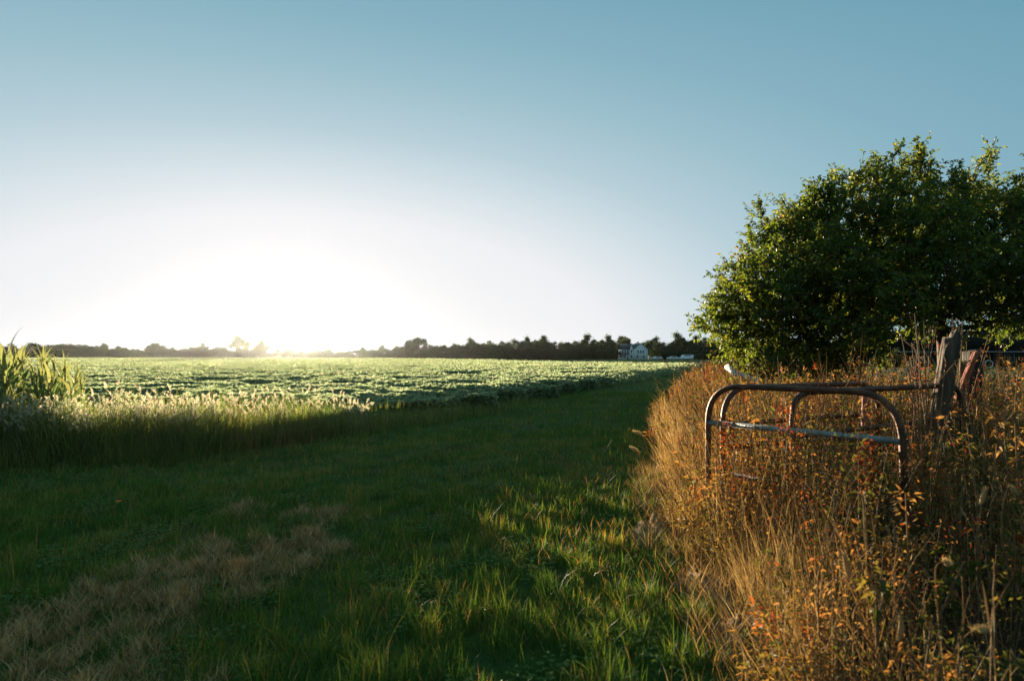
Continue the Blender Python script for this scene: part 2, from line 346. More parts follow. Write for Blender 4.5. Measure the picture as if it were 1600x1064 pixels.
# ------------------------------------------------------------------ soybean field
def make_crop():
    mb = MB()
    for (d0, d1, n, sz, l, r) in [(8, 20, 115000, 0.13, -0.86, 0.05), (20, 34, 90000, 0.14, -0.86, 0.2), (34, 70, 100000, 0.17, -0.86, 0.3), (70, 150, 90000, 0.34, -0.86, 0.34), (150, 390, 90000, 0.75, -0.86, 0.2)]:
        x, y = frustum(n, d0, d1, l, r)
        k = in_crop(x, y); x, y = x[k], y[k]; n = len(x)
        gap = sstep(0.30, 0.62, noise(x, y * 0.8, 9.0, 20, 2))               # patches of stunted plants
        H = (0.58 + 0.07 * noise(x, y, 2.4, 21, 3)) * (1 - 0.6 * gap)
        edge = np.minimum(crop_right(y) - x, y - crop_near(x))
        H = H * (0.82 + 0.18 * sstep(0, 1.0, edge)) * (1 - 0.45 * sstep(-4.5, -5.5, x) * sstep(5.0, 1.5, y - crop_near(x)))
        if d0 >= 70: H = H - 0.05
        u = rng.random(n)
        low = (edge < 1.0) & (rng.random(n) < 0.75)
        z = np.where(low, H * u, H * (1 - 0.35 * u ** 2)) + gz(x, y)
        # trifoliate: three leaflets from each point
        hd = rng.uniform(0, 6.28, n)
        rb = np.clip(0.42 + 0.25 * noise(x, y, 3.0, 22) + rng.normal(0, 0.16, n), 0, 1)
        for q in ((-0.9, 0, 0.9) if d0 < 34 else (-0.6, 0.9)):
            a = hd + q + rng.normal(0, 0.2, n)
            el = rng.uniform(-0.5, 0.6, n)
            d = np.stack([np.cos(a) * np.cos(el), np.sin(a) * np.cos(el), np.sin(el)], 1)
            nv = np.stack([rng.normal(0, 0.6, n) - 0.25, rng.normal(0, 0.6, n) + 0.6, np.full(n, 0.8)], 1)
            leaves(mb, np.stack([x, y, z], 1), d, nv, sz * rng.uniform(0.7, 1.25, n), sz * rng.uniform(0.5, 0.8, n), rb, 0.2, 0.2)
    # stems along the near edge
    o = mb.build('soybean_crop', M['soy'])
    tag(o, 'broad field of knee high green bean plants with pale lit tops', 'crop', kind='stuff')
make_crop()

# ------------------------------------------------------------------ long grass and foxtails at the field corner (left)
def make_long_grass():
    mb = MB()
    n = 46000
    x = rng.uniform(-12, 1.0, n); y = crop_near(np.minimum(x, -3.6)) - rng.uniform(-0.3, 3.0, n) ** 1.0
    y = np.where(x > -4.5, np.interp(x, [-5, -3.6, -1.75, 1.23], [12.5, 15, 17.5, 24.6]) - rng.uniform(-0.2, 2.6, n), y)
    dist = np.minimum(crop_near(x), 40) - y
    ok = (y > 6.0) & (np.abs(x) < 0.9 * y)
    ok &= rng.random(n) < np.where(x > -3.5, np.clip(0.55 - 0.12 * (x + 3.5), 0.05, 1), 1)
    x, y = x[ok], y[ok]; n = len(x)
    e = np.where(x > -4.8, np.interp(x, [-5, -3.6, -1.75, 1.23], [12.5, 15, 17.5, 24.6]) - y, crop_near(x) - y)
    hmax = np.interp(e, [-0.3, 0.8, 1.5, 2.2, 2.6, 3.0], [0.5, 0.58, 0.8, 0.86, 0.45, 0.15]) * np.interp(x, [-12, -4.6, -3.2, -1.0, 1], [1, 1.05, 0.7, 0.45, 0.35])
    L = hmax * rng.uniform(0.55, 1.15, n) * (1 + 0.35 * noise(x, y, 1.3, 28, 3))
    rr = np.clip(0.4 + 0.25 * noise(x, y, 1.2, 25) + rng.normal(0, 0.2, n), 0, 1)
    blades(mb, np.stack([x, y, gz(x, y)], 1), rng.uniform(0, 6.28, n), rng.uniform(0.05, 0.75, n), L * 1.1, rng.uniform(0.006, 0.014, n), rr, 3, 1.1)
    o = mb.build('long_grass', M['longgrass'])
    tag(o, 'tall uncut green grass along the corner of the bean field', 'grass', kind='stuff')
    # foxtail seed heads
    mb = MB()
    n = 4200
    x = rng.uniform(-9.8, -3.0, n); e = rng.uniform(0.5, 2.45, n); y = np.where(x > -4.8, np.interp(x, [-5, -3.6], [12.5, 15]), crop_near(x)) - e
    h = rng.uniform(0.66, 1.08, n) * np.interp(e, [0.5, 1.9], [0.72, 1.0]) * np.interp(x, [-9, -5, -3], [0.95, 1.05, 0.75])
    kf = rng.random(n) < np.clip(np.interp(x, [-9, -6, -4.5, -3], [1, 0.9, 0.5, 0.12]) * (0.7 + 0.9 * noise(x, y, 1.5, 26, 2)), 0.05, 1); x, y, h, e = x[kf], y[kf], h[kf], e[kf]; n = len(x)
    h = h * (1 + 0.25 * noise(x, y, 1.1, 27, 2))
    b = np.stack([x, y, gz(x, y)], 1); hd = rng.uniform(0, 6.28, n); ln = rng.uniform(0.02, 0.16, n)
    dx = np.stack([np.cos(hd), np.sin(hd), np.zeros(n)], 1)
    up = np.array([0, 0, 1.])
    q1 = b + up * h[:, None] * 0.5 + dx * (ln * 0.3)[:, None]; q2 = b + up * h[:, None] * 0.86 + dx * ln[:, None] * 0.8
    tubes(mb, np.stack([b, q1, q2], 1), np.full((n, 3), 0.003), 3, 0.1, False)
    hl = rng.uniform(0.07, 0.15, n)[:, None]
    dr = nrm(up + dx * (ln * 5)[:, None])
    nb = 44; i = np.repeat(np.arange(n), nb); t = rng.random((len(i), 1))
    p = q2[i] + dr[i] * hl[i] * t + dx[i] * 0.03 * t * t
    bd = nrm(rng.normal(0, 1, (len(i), 3))) * 0.9 + dr[i] * 0.8
    leaves(mb, p, bd, rng.normal(0, 1, (len(i), 3)), 0.03 * np.sin(np.pi * np.clip(t[:, 0], 0.08, 0.93)) + 0.006, 0.0065, np.repeat(rng.uniform(0.2, 1, n), nb), 0.1, 0.0)
    o = mb.build('foxtail_grass', M['foxtail'])
    tag(o, 'pale sunlit foxtail seed heads standing above the long grass', 'grass', kind='stuff')
make_long_grass()

# ------------------------------------------------------------------ strap leaved plants at the far left
def make_strap_plants():
    protos = []
    for v in range(4):
        r = empty('strap_leaf_plant')
        h = [1.25, 1.05, 1.4, 0.9][v]
        mb = MB(); tubes(mb, np.array([[0, 0, -0.02], [0.02, 0.01, h * 0.5], [0.03, -0.02, h]]), np.array([0.014, 0.011, 0.005]), 6)
        mb.build('stem', M['corn'], r)
        mb = MB(); n = 15
        z = np.linspace(0.15, 1.0, n) * h
        hd = np.arange(n) * 2.6 + rng.normal(0, 0.35, n)
        L = rng.uniform(0.45, 0.7, n) * np.interp(np.arange(n), [0, 5, n - 1], [0.8, 1, 0.75])
        blades(mb, np.stack([0.02 + 0 * z, 0 * z, z], 1), hd, rng.uniform(0.5, 1.15, n) * np.linspace(1.25, 0.6, n), L, rng.uniform(0.05, 0.085, n), rng.uniform(0.2, 1, n), 6, 1.5)
        mb.build('leaves', M['corn'], r)
        protos.append(r)
    spots = []
    for k in range(72):
        px = rng.uniform(-70, 142); d = rng.uniform(10.2, 14.0)
        spots.append(((px - 800) / F * d, d, px))
    spots.sort(key=lambda s: s[2])
    for i, (x, y, px) in enumerate(spots):
        src = protos[i % 4]
        if i < 4: o = src
        else:
            o = src.copy(); COL.objects.link(o)
            for ch in src.children:
                c = ch.copy(); COL.objects.link(c); c.parent = o
        s = np.interp(px, [-60, 20, 90, 135], [1.18, 1.15, 1.02, 0.82]) * rng.uniform(0.88, 1.08)
        o.location = (x, y, float(gz(x, y))); o.rotation_euler = (0, 0, rng.uniform(0, 6.28)); o.scale = (s, s, s)
        tag(o, 'green strap leaved plant in the tall clump at the corner of the bean field', 'plant', 'strap leaved plants in the tall clump')
    # leafy bush among them
    r = empty('leafy_bush', (-7.6, 10.4, float(gz(-7.6, 10.4))))
    mb = MB(); n = 9; a = rng.uniform(0, 6.28, n); l = rng.uniform(0.2, 0.5, n)
    tip = np.stack([np.cos(a) * l, np.sin(a) * l, rng.uniform(0.5, 0.85, n)], 1)
    tubes(mb, np.stack([tip * 0, tip * [0.4, 0.4, 0.5], tip], 1), np.tile([[0.012, 0.009, 0.004]], (n, 1)), 5)
    mb.build('stem', M['stem'], r)
    mb = MB(); n = 1400
    q = nrm(rng.normal(0, 1, (n, 3))) * (rng.random((n, 1)) ** 0.4) * [0.7, 0.6, 0.42] + [0, 0, 0.55]
    leaves(mb, q, rng.normal(0, 1, (n, 3)), rng.normal(0, 0.6, (n, 3)) + [0, 0, 1], 0.07, 0.04, rng.uniform(0.2, 0.8, n))
    mb.build('leaves', M['soy'], r)
    tag(r, 'low rounded bush of small leaves below the tall strap leaved clump', 'bush')
make_strap_plants()

# ------------------------------------------------------------------ fence row weeds (right)
def weed_top(x, y):
    s = x - weed_edge(y) + 0.3 * noise(x * 0.3, y, 1.6, 39, 2) * sstep(40, 15, y)
    h = np.interp(s, [-0.2, 0.1, 0.4, 0.9, 2, 3], [0.22, 0.5, 0.86, 0.96, 1.0, 1.05])
    h = h * (1 + 0.30 * noise(x, y, 1.0, 30, 2) + 0.15 * noise(x, y, 3.0, 37, 1))
    h = h * np.where(s > 0.55, np.interp(y, [2, 3, 3.8, 4.8, 8, 30], [0.36, 0.45, 0.66, 0.98, 1.02, 1.0]), np.interp(y, [2, 3.4, 5], [0.75, 0.9, 1.0]))
    return h
def weed_pts(n, d0, d1, l, r):
    x, y = frustum(n, d0, d1, l, r)
    s = x - weed_edge(y) + 0.3 * noise(x * 0.3, y, 1.6, 39, 2) * sstep(40, 15, y)
    right = np.interp(y, [0, 9, 12, 20, 40, 70], [99, 99, 12, 9, 5, 4])
    k = (s > -0.05) & (s < right) & (rng.random(n) < np.where((y < 4.6) & (s > 0.6), 0.4, 1.0))
    return x[k], y[k]
def make_weeds():
    lf = MB(); st = MB(); gr = MB()
    for (d0, d1, n, nl, sz) in [(2.0, 4.6, 900, 44, 0.030), (4.6, 9, 2500, 42, 0.040), (9, 15, 2600, 30, 0.06), (15, 30, 2200, 22, 0.09), (30, 75, 1400, 14, 0.16)]:
        x, y = weed_pts(n, d0, d1, 0.15, 0.95); n = len(x)
        kp = rng.random(n) < np.clip(0.75 + 0.6 * noise(x, y, 0.7, 38, 2), 0.15, 1); x, y = x[kp], y[kp]; n = len(x)
        H = weed_top(x, y) * np.where(rng.random(n) < 0.1, rng.uniform(1.0, 1.35, n), rng.uniform(0.5, 1.1, n))
        b = np.stack([x, y, gz(x, y)], 1)
        hd = rng.uniform(0, 6.28, n); ln = rng.uniform(0.0, 0.3, n)
        dx = np.stack([np.cos(hd), np.sin(hd), 0 * x], 1); up = np.array([0, 0, 1.])
        def curve(t): return b + up * (H * t)[:, None] + dx * (ln * H * t * t)[:, None]
        one = np.ones(n)
        k = [curve(one * t) for t in (0, 0.35, 0.7, 1.0)]
        th = np.interp(y, [2, 8, 30], [0.0035, 0.006, 0.012])[:, None]
        tubes(st, np.stack(k, 1), th * np.array([[1, 0.85, 0.6, 0.3]]), 3, rng.random(n), False)
        # leaves along each stem; side sprays near the top
        pls = np.where(rng.random(n) < 0.3, rng.uniform(0.25, 0.5, n), rng.uniform(0.7, 1.25, n)) * np.where(noise(x, y, 1.4, 36, 1) > 0.25, 1.3, 0.9)
        tint = np.clip(0.42 + 0.36 * noise(x, y, 1.2, 31, 2) + rng.normal(0, 0.14, n), 0, 0.9)
        dk = (y < 4.7) & (x > weed_edge(y) + 0.35) & (rng.random(n) < 0.65); tint = np.where(dk, np.where(rng.random(n) < 0.5, rng.uniform(0, 0.2, n), rng.uniform(0.52, 0.64, n)), tint)  # near leaves coloured darker, shade of the dense weeds put into their tint
        tint = np.where(rng.random(n) < np.where(x > 1.8, 0.24, 0.07), rng.uniform(0.88, 1.0, n), tint)                  # the red leaved ones
        idx = np.repeat(np.arange(n), nl); m = len(idx)
        t = rng.beta(2.2, 1.3, m)
        p = b[idx] + up * (H[idx] * t)[:, None] + dx[idx] * (ln[idx] * H[idx] * t * t)[:, None]
        spread = (0.02 + 0.10 * np.sin(np.pi * np.clip(t, 0, 1))) * rng.random(m)
        a = rng.uniform(0, 6.28, m)
        rad = np.stack([np.cos(a), np.sin(a), rng.normal(0.2, 0.5, m)], 1)
        p = p + rad * spread[:, None]
        leaves(lf, p, rad + rng.normal(0, 0.4, (m, 3)) - [0, 0, 0.3], rng.normal(0, 0.7, (m, 3)) + [0, 0, 0.8], sz * pls[idx] * rng.uniform(0.5, 1.4, m), sz * pls[idx] * rng.uniform(0.22, 0.5, m), np.clip(tint[idx] + rng.normal(0, 0.07, m), 0, 1), 0.3, 0.3)
    # dry grass blades and seed stems
    for (d0, d1, n, w) in [(2.0, 5, 5200, 0.0045), (5, 9, 7000, 0.006), (9, 16, 7000, 0.010), (16, 40, 6000, 0.02), (40, 80, 3000, 0.05)]:
        x, y = weed_pts(n, d0, d1, 0.15, 0.95); n = len(x)
        s = x - weed_edge(y)
        k = rng.random(n) < np.interp(s, [0, 0.7, 1.4, 2.5], [1, 0.75, 0.4, 0.3]) * np.where((y < 5.2) & (s > 0.4), 0.4, 1); x, y = x[k], y[k]; n = len(x)
        H = weed_top(x, y) * rng.uniform(0.5, 1.2, n)
        hd = np.where(rng.random(n) < 0.75, rng.uniform(0, 6.28, n), rng.normal(2.9, 0.7, n))
        blades(gr, np.stack([x, y, gz(x, y)], 1), hd, rng.uniform(0.1, 0.9, n) ** 1.2, H * 1.1, w * rng.uniform(0.6, 1.4, n), rng.random(n), 4, 1.1)
        q = rng.random(n) < 0.25
        x, y, H, hd = x[q], y[q], H[q], hd[q]; n = len(x)
        b = np.stack([x, y, gz(x, y)], 1); dx = np.stack([np.cos(hd), np.sin(hd), 0 * x], 1)
        ln = rng.uniform(0.05, 0.5, n)
        pp = [b + np.array([0, 0, 1.]) * (H * 1.05 * t)[:, None] + dx * (ln * H * t * t)[:, None] for t in np.array([[0.], [0.45], [0.85], [0.93], [1.0], [1.08]]) * np.ones((1, n))]
        ww = w * 0.5
        tubes(gr, np.stack(pp, 1), ww * np.array([[0.7, 0.6, 0.5, 1.6, 1.5, 0.2]]) * np.ones((n, 1)), 4, rng.random(n), False)
    # straw litter and flattened grass at the lane's edge
    n = 26000
    x, y = frustum(n, 2.2, 9, 0.1, 0.5); s = x - weed_edge(y)
    k = (np.abs(s + 0.05 - 0.2 * noise(x, y, 0.8, 33)) < rng.uniform(0, 0.5, n)) & (noise(x, y, 0.5, 34, 2) > -0.25); x, y = x[k], y[k]; n = len(x)
    blades(gr, np.stack([x, y, gz(x, y) + rng.uniform(0, 0.05, n)], 1), rng.uniform(0, 6.28, n), rng.uniform(0.9, 1.6, n), rng.uniform(0.08, 0.3, n), rng.uniform(0.003, 0.006, n), rng.random(n), 3, 0.5)
    # broad leaved olive and tan plants between the fine ones, and golden tufts along the lane's edge
    n = 430; y = rng.uniform(2.4, 10, n); x = weed_edge(y) + rng.uniform(0.2, 4.5, n); H = weed_top(x, y) * rng.uniform(0.7, 1.15, n)
    b = np.stack([x, y, gz(x, y)], 1); top = b + np.stack([rng.normal(0, 0.08, n), rng.normal(0, 0.08, n), H], 1)
    tubes(st, np.stack([b, (b + top) / 2 + rng.normal(0, 0.015, (n, 3)), top], 1), np.tile([[0.007, 0.006, 0.003]], (n, 1)), 5, rng.random(n), False)
    nl = 24; i = np.repeat(np.arange(n), nl); t = rng.uniform(0.25, 1, len(i)); a = rng.uniform(0, 6.28, len(i))
    dv = np.stack([np.cos(a), np.sin(a), rng.uniform(-0.9, 0.4, len(i))], 1); sz = rng.uniform(0.04, 0.085, len(i)) * np.where(rng.random(n) < 0.5, 0.7, 1.1)[i]
    tn = np.where(rng.random(n) < 0.6, rng.uniform(0.0, 0.3, n), rng.uniform(0.45, 0.9, n))
    leaves(lf, b[i] + (top - b)[i] * t[:, None] + dv * 0.015, dv, rng.normal(0, 0.5, (len(i), 3)) + [0, 0, 1], sz, sz * rng.uniform(0.3, 0.5, len(i)), np.clip(tn[i] + rng.normal(0, 0.06, len(i)), 0, 1), 0.5, 0.5)
    for k in range(40):
        y0 = rng.uniform(3.0, 15); x0 = weed_edge(y0) + rng.uniform(-0.05, 0.6); m = int(rng.uniform(60, 150)); h0 = rng.uniform(0.35, 0.85)
        x = x0 + rng.normal(0, 0.07, m); y = y0 + rng.normal(0, 0.08, m)
        blades(gr, np.stack([x, y, gz(x, y)], 1), np.where(rng.random(m) < 0.55, rng.uniform(0, 6.28, m), rng.normal(2.9, 0.9, m)), rng.uniform(0.05, 0.85, m), h0 * rng.uniform(0.6, 1.2, m), np.interp(y0, [3, 15], [0.0035, 0.010]) * rng.uniform(0.7, 1.3, m), np.clip(rng.normal(0.65, 0.2, m), 0, 1), 4, 1.2)
    tag(lf.build('dry_weeds', M['weed']), 'dense golden and rust coloured weeds along the fence row', 'weeds', kind='stuff')
    tag(st.build('weed_stems', M['stem']), 'thin brown upright stems of the fence row weeds', 'weeds', kind='stuff')
    tag(gr.build('dry_grass', M['straw']), 'dry straw coloured grass standing among the fence row weeds', 'dry grass', kind='stuff')
make_weeds()

# strip of bare earth between the mown grass and the weeds
ys = np.linspace(2.0, 9.0, 90); us = np.linspace(-1, 1, 14)
Yg, Ug = np.meshgrid(ys, us, indexing='ij')
Xg = weed_edge(Yg) + 0.12 + Ug * (0.42 + 0.12 * noise(Yg, Ug * 0 + 3, 1.2, 47, 2)); Zg = gz(Xg, Yg) + 0.012 * (1 - Ug ** 2) + 0.004 + 0.02 * noise(Xg, Yg, 0.22, 48, 2) * (1 - Ug ** 2)
mb = MB(); ii, jj = np.meshgrid(np.arange(89), np.arange(13), indexing='ij'); aa = (ii * 14 + jj).ravel()
mb.add(np.stack([Xg, Yg, Zg], -1).reshape(-1, 3), [np.stack([aa, aa + 1, aa + 15, aa + 14], 1)])
tag(mb.build('bare_earth', M['dirt'], smooth=True), 'strip of bare sandy earth between mown lane and weeds', 'ground', kind='structure')
# dark soil under the weeds
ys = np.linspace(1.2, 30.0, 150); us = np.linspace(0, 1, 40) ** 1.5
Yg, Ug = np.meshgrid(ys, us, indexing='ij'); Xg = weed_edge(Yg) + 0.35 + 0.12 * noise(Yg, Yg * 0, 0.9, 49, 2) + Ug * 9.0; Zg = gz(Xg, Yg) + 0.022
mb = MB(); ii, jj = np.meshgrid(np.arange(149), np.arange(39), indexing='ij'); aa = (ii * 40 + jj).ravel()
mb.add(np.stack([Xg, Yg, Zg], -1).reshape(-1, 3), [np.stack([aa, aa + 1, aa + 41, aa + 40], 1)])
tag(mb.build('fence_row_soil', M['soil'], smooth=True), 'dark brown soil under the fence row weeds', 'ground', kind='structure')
# sandy clods at the lane's edge
def clod(px, py, d, sx, sy, h, label):
    q = P(px, py, d); x, y = q[0], q[1]
    n, k = 22, 12; mb = MB()
    th = np.linspace(0, 2 * math.pi, n, endpoint=False); V = []
    for j in range(k):
        r = math.cos(j / (k - 1) * math.pi / 2); zz = math.sin(j / (k - 1) * math.pi / 2)
        X = np.cos(th) * r * sx; Y = np.sin(th) * r * sy
        nn = noise(X * 1.0 + px, Y + py, 0.16, 40, 3)
        f = 1 + 0.28 * noise(np.cos(th) * 0.3 + px, np.sin(th) * 0.3, 0.4, 41) * (r > 0.01)
        V.append(np.stack([X * f, Y * f, zz * h * (1 + 0.5 * nn) - 0.03], 1))
    V = np.concatenate(V); i = np.arange(n); fs = []
    for j in range(k - 1):
        fs.append(np.stack([j * n + i, j * n + (i + 1) % n, (j + 1) * n + (i + 1) % n, (j + 1) * n + i], 1))
    mb.add(V, fs)
    o = mb.build('earth_mound', M['dirt'], smooth=True)
    o.location = (x, y, float(gz(x, y))); tag(o, label, 'mound')
clod(1035, 835, 5.9, 0.32, 0.4, 0.16, 'pale sandy earth mound at the lane edge, biggest of the three')
clod(1095, 925, 4.55, 0.2, 0.24, 0.12, 'small sandy earth mound under overhanging dry grass')
clod(1165, 1010, 3.7, 0.16, 0.22, 0.13, 'sandy earth mound nearest the bottom edge by splayed straw')

# ------------------------------------------------------------------ large tree on the right
def make_big_tree():
    D = 16.5
    lobes = [(1165, 525, 62, 0), (1225, 455, 85, -0.6), (1192, 335, 30, 0.3), (1200, 390, 50, 0.2), (1290, 375, 80, 0.5), (1360, 310, 78, 0), (1425, 268, 55, 0.4), (1240, 350, 52, 0.3), (1295, 310, 52, -0.3), (1345, 268, 36, 0.1), (1400, 234, 22, 0.1), (1438, 222, 20, -0.2), (1546, 226, 18, 0.5), (1528, 250, 30, 0.2), (1498, 268, 26, 0.1), (1592, 292, 30, 0.2), (1305, 268, 24, 0.2), (1188, 312, 18, 0), (1205, 370, 58, 0.5), (1235, 345, 48, -0.6), (1268, 325, 55, 0.6), (1100, 488, 18, 0.4),  (1160, 425, 52, 0), (1130, 475, 45, -0.3), (1595, 305, 62, 0.4), (1650, 310, 75, -0.4), (1480, 300, 60, -0.4), (1210, 440, 70, -1.4), (1500, 500, 45, -0.5), (1560, 500, 45, 0.6), (1620, 495, 50, -0.8), (1440, 495, 45, 0.8), (1330, 470, 110, -1.2), (1330, 450, 100, 1.6), (1250, 545, 55, -1.0),
             (1430, 390, 115, -1.0), (1430, 400, 115, 1.5), (1520, 330, 72, 0.6), (1548, 250, 26, 0.8), (1590, 335, 60, -0.5), (1580, 425, 90, -1.2), (1580, 420, 90, 1.4), (1470, 460, 60, 0), (1680, 400, 95, 0), (1650, 330, 70, 1), (1740, 430, 80, 0.5),
             (1105, 492, 20, 0), (1135, 440, 38, 0.3), (1310, 545, 50, -0.6), (1190, 560, 55, -1.2), (1210, 535, 70, 1.0), (1150, 500, 55, 0.5), (1280, 560, 55, 0.8), (1350, 560, 45, -0.4), (1180, 460, 60, 0.8), (1290, 420, 90, -1.0), (1360, 520, 50, 0.8), (1440, 232, 20, 0.4), (1160, 580, 30, -0.4), (1260, 330, 40, 0.0), (1310, 280, 35, 0.2), (1375, 245, 30, 0.3)]
    A = []
    for px, py, r, dd in lobes:
        py = py + 14; r = max(r - 18, 10); c = P(px, py, D + dd); rr = r / F * D
        m = int(34 + 190 * rr * rr)
        v = nrm(rng.normal(0, 1, (m, 3))) * (rng.random((m, 1)) ** 0.45) * rr
        v[:, 1] *= 1.25
        A.append(c + v)
    A = np.concatenate(A)
    A = A[A[:, 2] > 0.35]
    # crown of the right half is lifted clear of the ground
    pxs = A[:, 0] / A[:, 1] * F + 800
    lim = CAMZ + np.interp(pxs, [1330, 1400, 1600], [-0.8, 0.62, 0.5])
    A = A[(A[:, 2] > lim)]
    b1 = np.array([8.6, 16.6, 0.0]); b2 = np.array([10.9, 16.4, 0.0])
    nodes = []; par = []
    def chain(b, top, k, par0=-1):
        last = par0
        for i in range(k + 1):
            t = i / k
            p = b + (np.array(top) - b) * t + np.array([0.08 * math.sin(5 * t), 0.06 * math.sin(4 * t + 1), 0])
            nodes.append(p); par.append(last); last = len(nodes) - 1
        return last
    base = b1
    chain(b1, (8.0, 16.5, 2.6), 8); chain(b1 + [0.15, 0, 0], (9.2, 16.8, 3.0), 8); chain(b2, (11.2, 16.6, 3.0), 9); chain(b1 + [-0.1, -0.1, 0], (6.9, 16.0, 1.4), 6)
    N = np.array(nodes); Pn = list(par); step = 0.2
    bd = np.full(len(A), 1e9); bi = np.zeros(len(A), int); new0 = 0
    alive = np.ones(len(A), bool)
    for it in range(90):
        ai = np.where(alive)[0]
        if len(ai) == 0: break
        Aa = A[ai]; Nn = N[new0:]
        d2 = np.maximum((Aa ** 2).sum(1)[:, None] + (Nn ** 2).sum(1)[None] - 2 * Aa @ Nn.T, 0)
        m1 = d2.argmin(1); dv1 = np.sqrt(d2[np.arange(len(ai)), m1])
        up_ = dv1 < bd[ai]
        bd[ai[up_]] = dv1[up_]; bi[ai[up_]] = m1[up_] + new0
        new0 = len(N)
        kill = bd[ai] < 0.22
        alive[ai[kill]] = False
        ai = ai[~kill]
        if len(ai) == 0: break
        v = nrm(A[ai] - N[bi[ai]])
        acc = np.zeros((len(N), 3)); np.add.at(acc, bi[ai], v)
        g = np.unique(bi[ai])
        dv = nrm(acc[g] + rng.normal(0, 0.25, (len(g), 3)) + [0, 0, 0.05])
        N = np.concatenate([N, N[g] + dv * step]); Pn += list(g)
    Pn = np.array(Pn); n = len(N)
    rad = np.zeros(n); kids = np.zeros(n, int)
    for i in range(n - 1, -1, -1):
        r = max(rad[i] ** (1 / 2.4) if rad[i] > 0 else 0, 0.0075); rad[i] = r
        if Pn[i] >= 0: rad[Pn[i]] += r ** 2.4; kids[Pn[i]] += 1
    root = empty('broadleaf_tree', base)
    has = np.where(Pn >= 0)[0]
    big = has[rad[has] > 0.06]; small = has[rad[has] <= 0.06]
    anc = np.zeros(n, int)
    for i in range(n): anc[i] = i if Pn[i] < 0 else anc[Pn[i]]
    right = N[anc][:, 0] > 10
    for sel in (big[~right[big]], big[right[big]]):
        if len(sel) == 0: continue
        mb = MB(); tubes(mb, np.stack([N[Pn[sel]], N[sel] + 0.12 * (N[sel] - N[Pn[sel]])], 1), np.stack([np.minimum(rad[Pn[sel]], 1.3 * rad[sel]), rad[sel]], 1), 8)
        mb.build('trunk', M['bark'], root, True, base)
    mb = MB(); tubes(mb, np.stack([N[Pn[small]], N[small] + 0.1 * (N[small] - N[Pn[small]])], 1), np.stack([np.minimum(rad[Pn[small]], 1.4 * rad[small]), rad[small]], 1), 4, cap=False)
    tw = MB()
    # leaves on twigs
    thin = np.where((rad < 0.022) & (Pn >= 0))[0]
    ctr = N[thin].mean(0)
    lf = MB()
    dirs = nrm(N[thin] - N[Pn[thin]])
    tip = kids[thin] == 0
    mult = np.where(tip, 4, 3)
    idx = np.repeat(np.arange(len(thin)), mult); m = len(idx)
    outw = nrm(N[thin][idx] - ctr)
    td = nrm(dirs[idx] * 0.8 + rng.normal(0, 0.55, (m, 3)) + outw * 0.35 + [-0.1, 0, 0.25])
    tl = np.where(tip[idx], rng.uniform(0.2, 0.6, m), rng.uniform(0.15, 0.38, m))
    b = N[thin][idx]; e = b + td * tl[:, None]; mid = (b + e) / 2 + rng.normal(0, 0.02, (m, 3))
    tubes(mb, np.stack([b, mid, e], 1), np.tile([[0.006, 0.005, 0.003]], (m, 1)), 3, 0.5, False)
    mb.build('branches', M['bark'], root, False, base)
    per = 13
    j = np.repeat(np.arange(m), per); t = np.tile(np.linspace(0.15, 1.0, per), m) + rng.uniform(-0.05, 0.05, m * per)
    lp = b[j] + (e[j] - b[j]) * t[:, None] + rng.normal(0, 0.015, (len(j), 3))
    ld = nrm(td[j] * 0.6 + rng.normal(0, 0.7, (len(j), 3)) + [0, 0, -0.25])
    nv = rng.normal(0, 0.6, (len(j), 3)) + [0, 0, 0.9]
    cl = noise(b[:, 0] + b[:, 2] * 1.3, b[:, 1] * 0.7 + b[:, 2], 1.6, 45, 2)
    rr = np.clip(0.42 + 0.25 * cl[j] + rng.normal(0, 0.16, len(j)), 0, 1)
    keep = rng.random(len(j)) < 0.85
    L = rng.uniform(0.075, 0.135, len(j))
    leaves(lf, lp[keep], ld[keep], nv[keep], L[keep], L[keep] * rng.uniform(0.42, 0.6, keep.sum()), rr[keep], 0.3, 0.25)
    lf.build('crown', M['treeleaf'], root, False, base)
    tag(root, 'large spreading leafy tree lit on its left side behind the weeds', 'tree')
    print('tree nodes', n, 'leaves', int(keep.sum()))
make_big_tree()

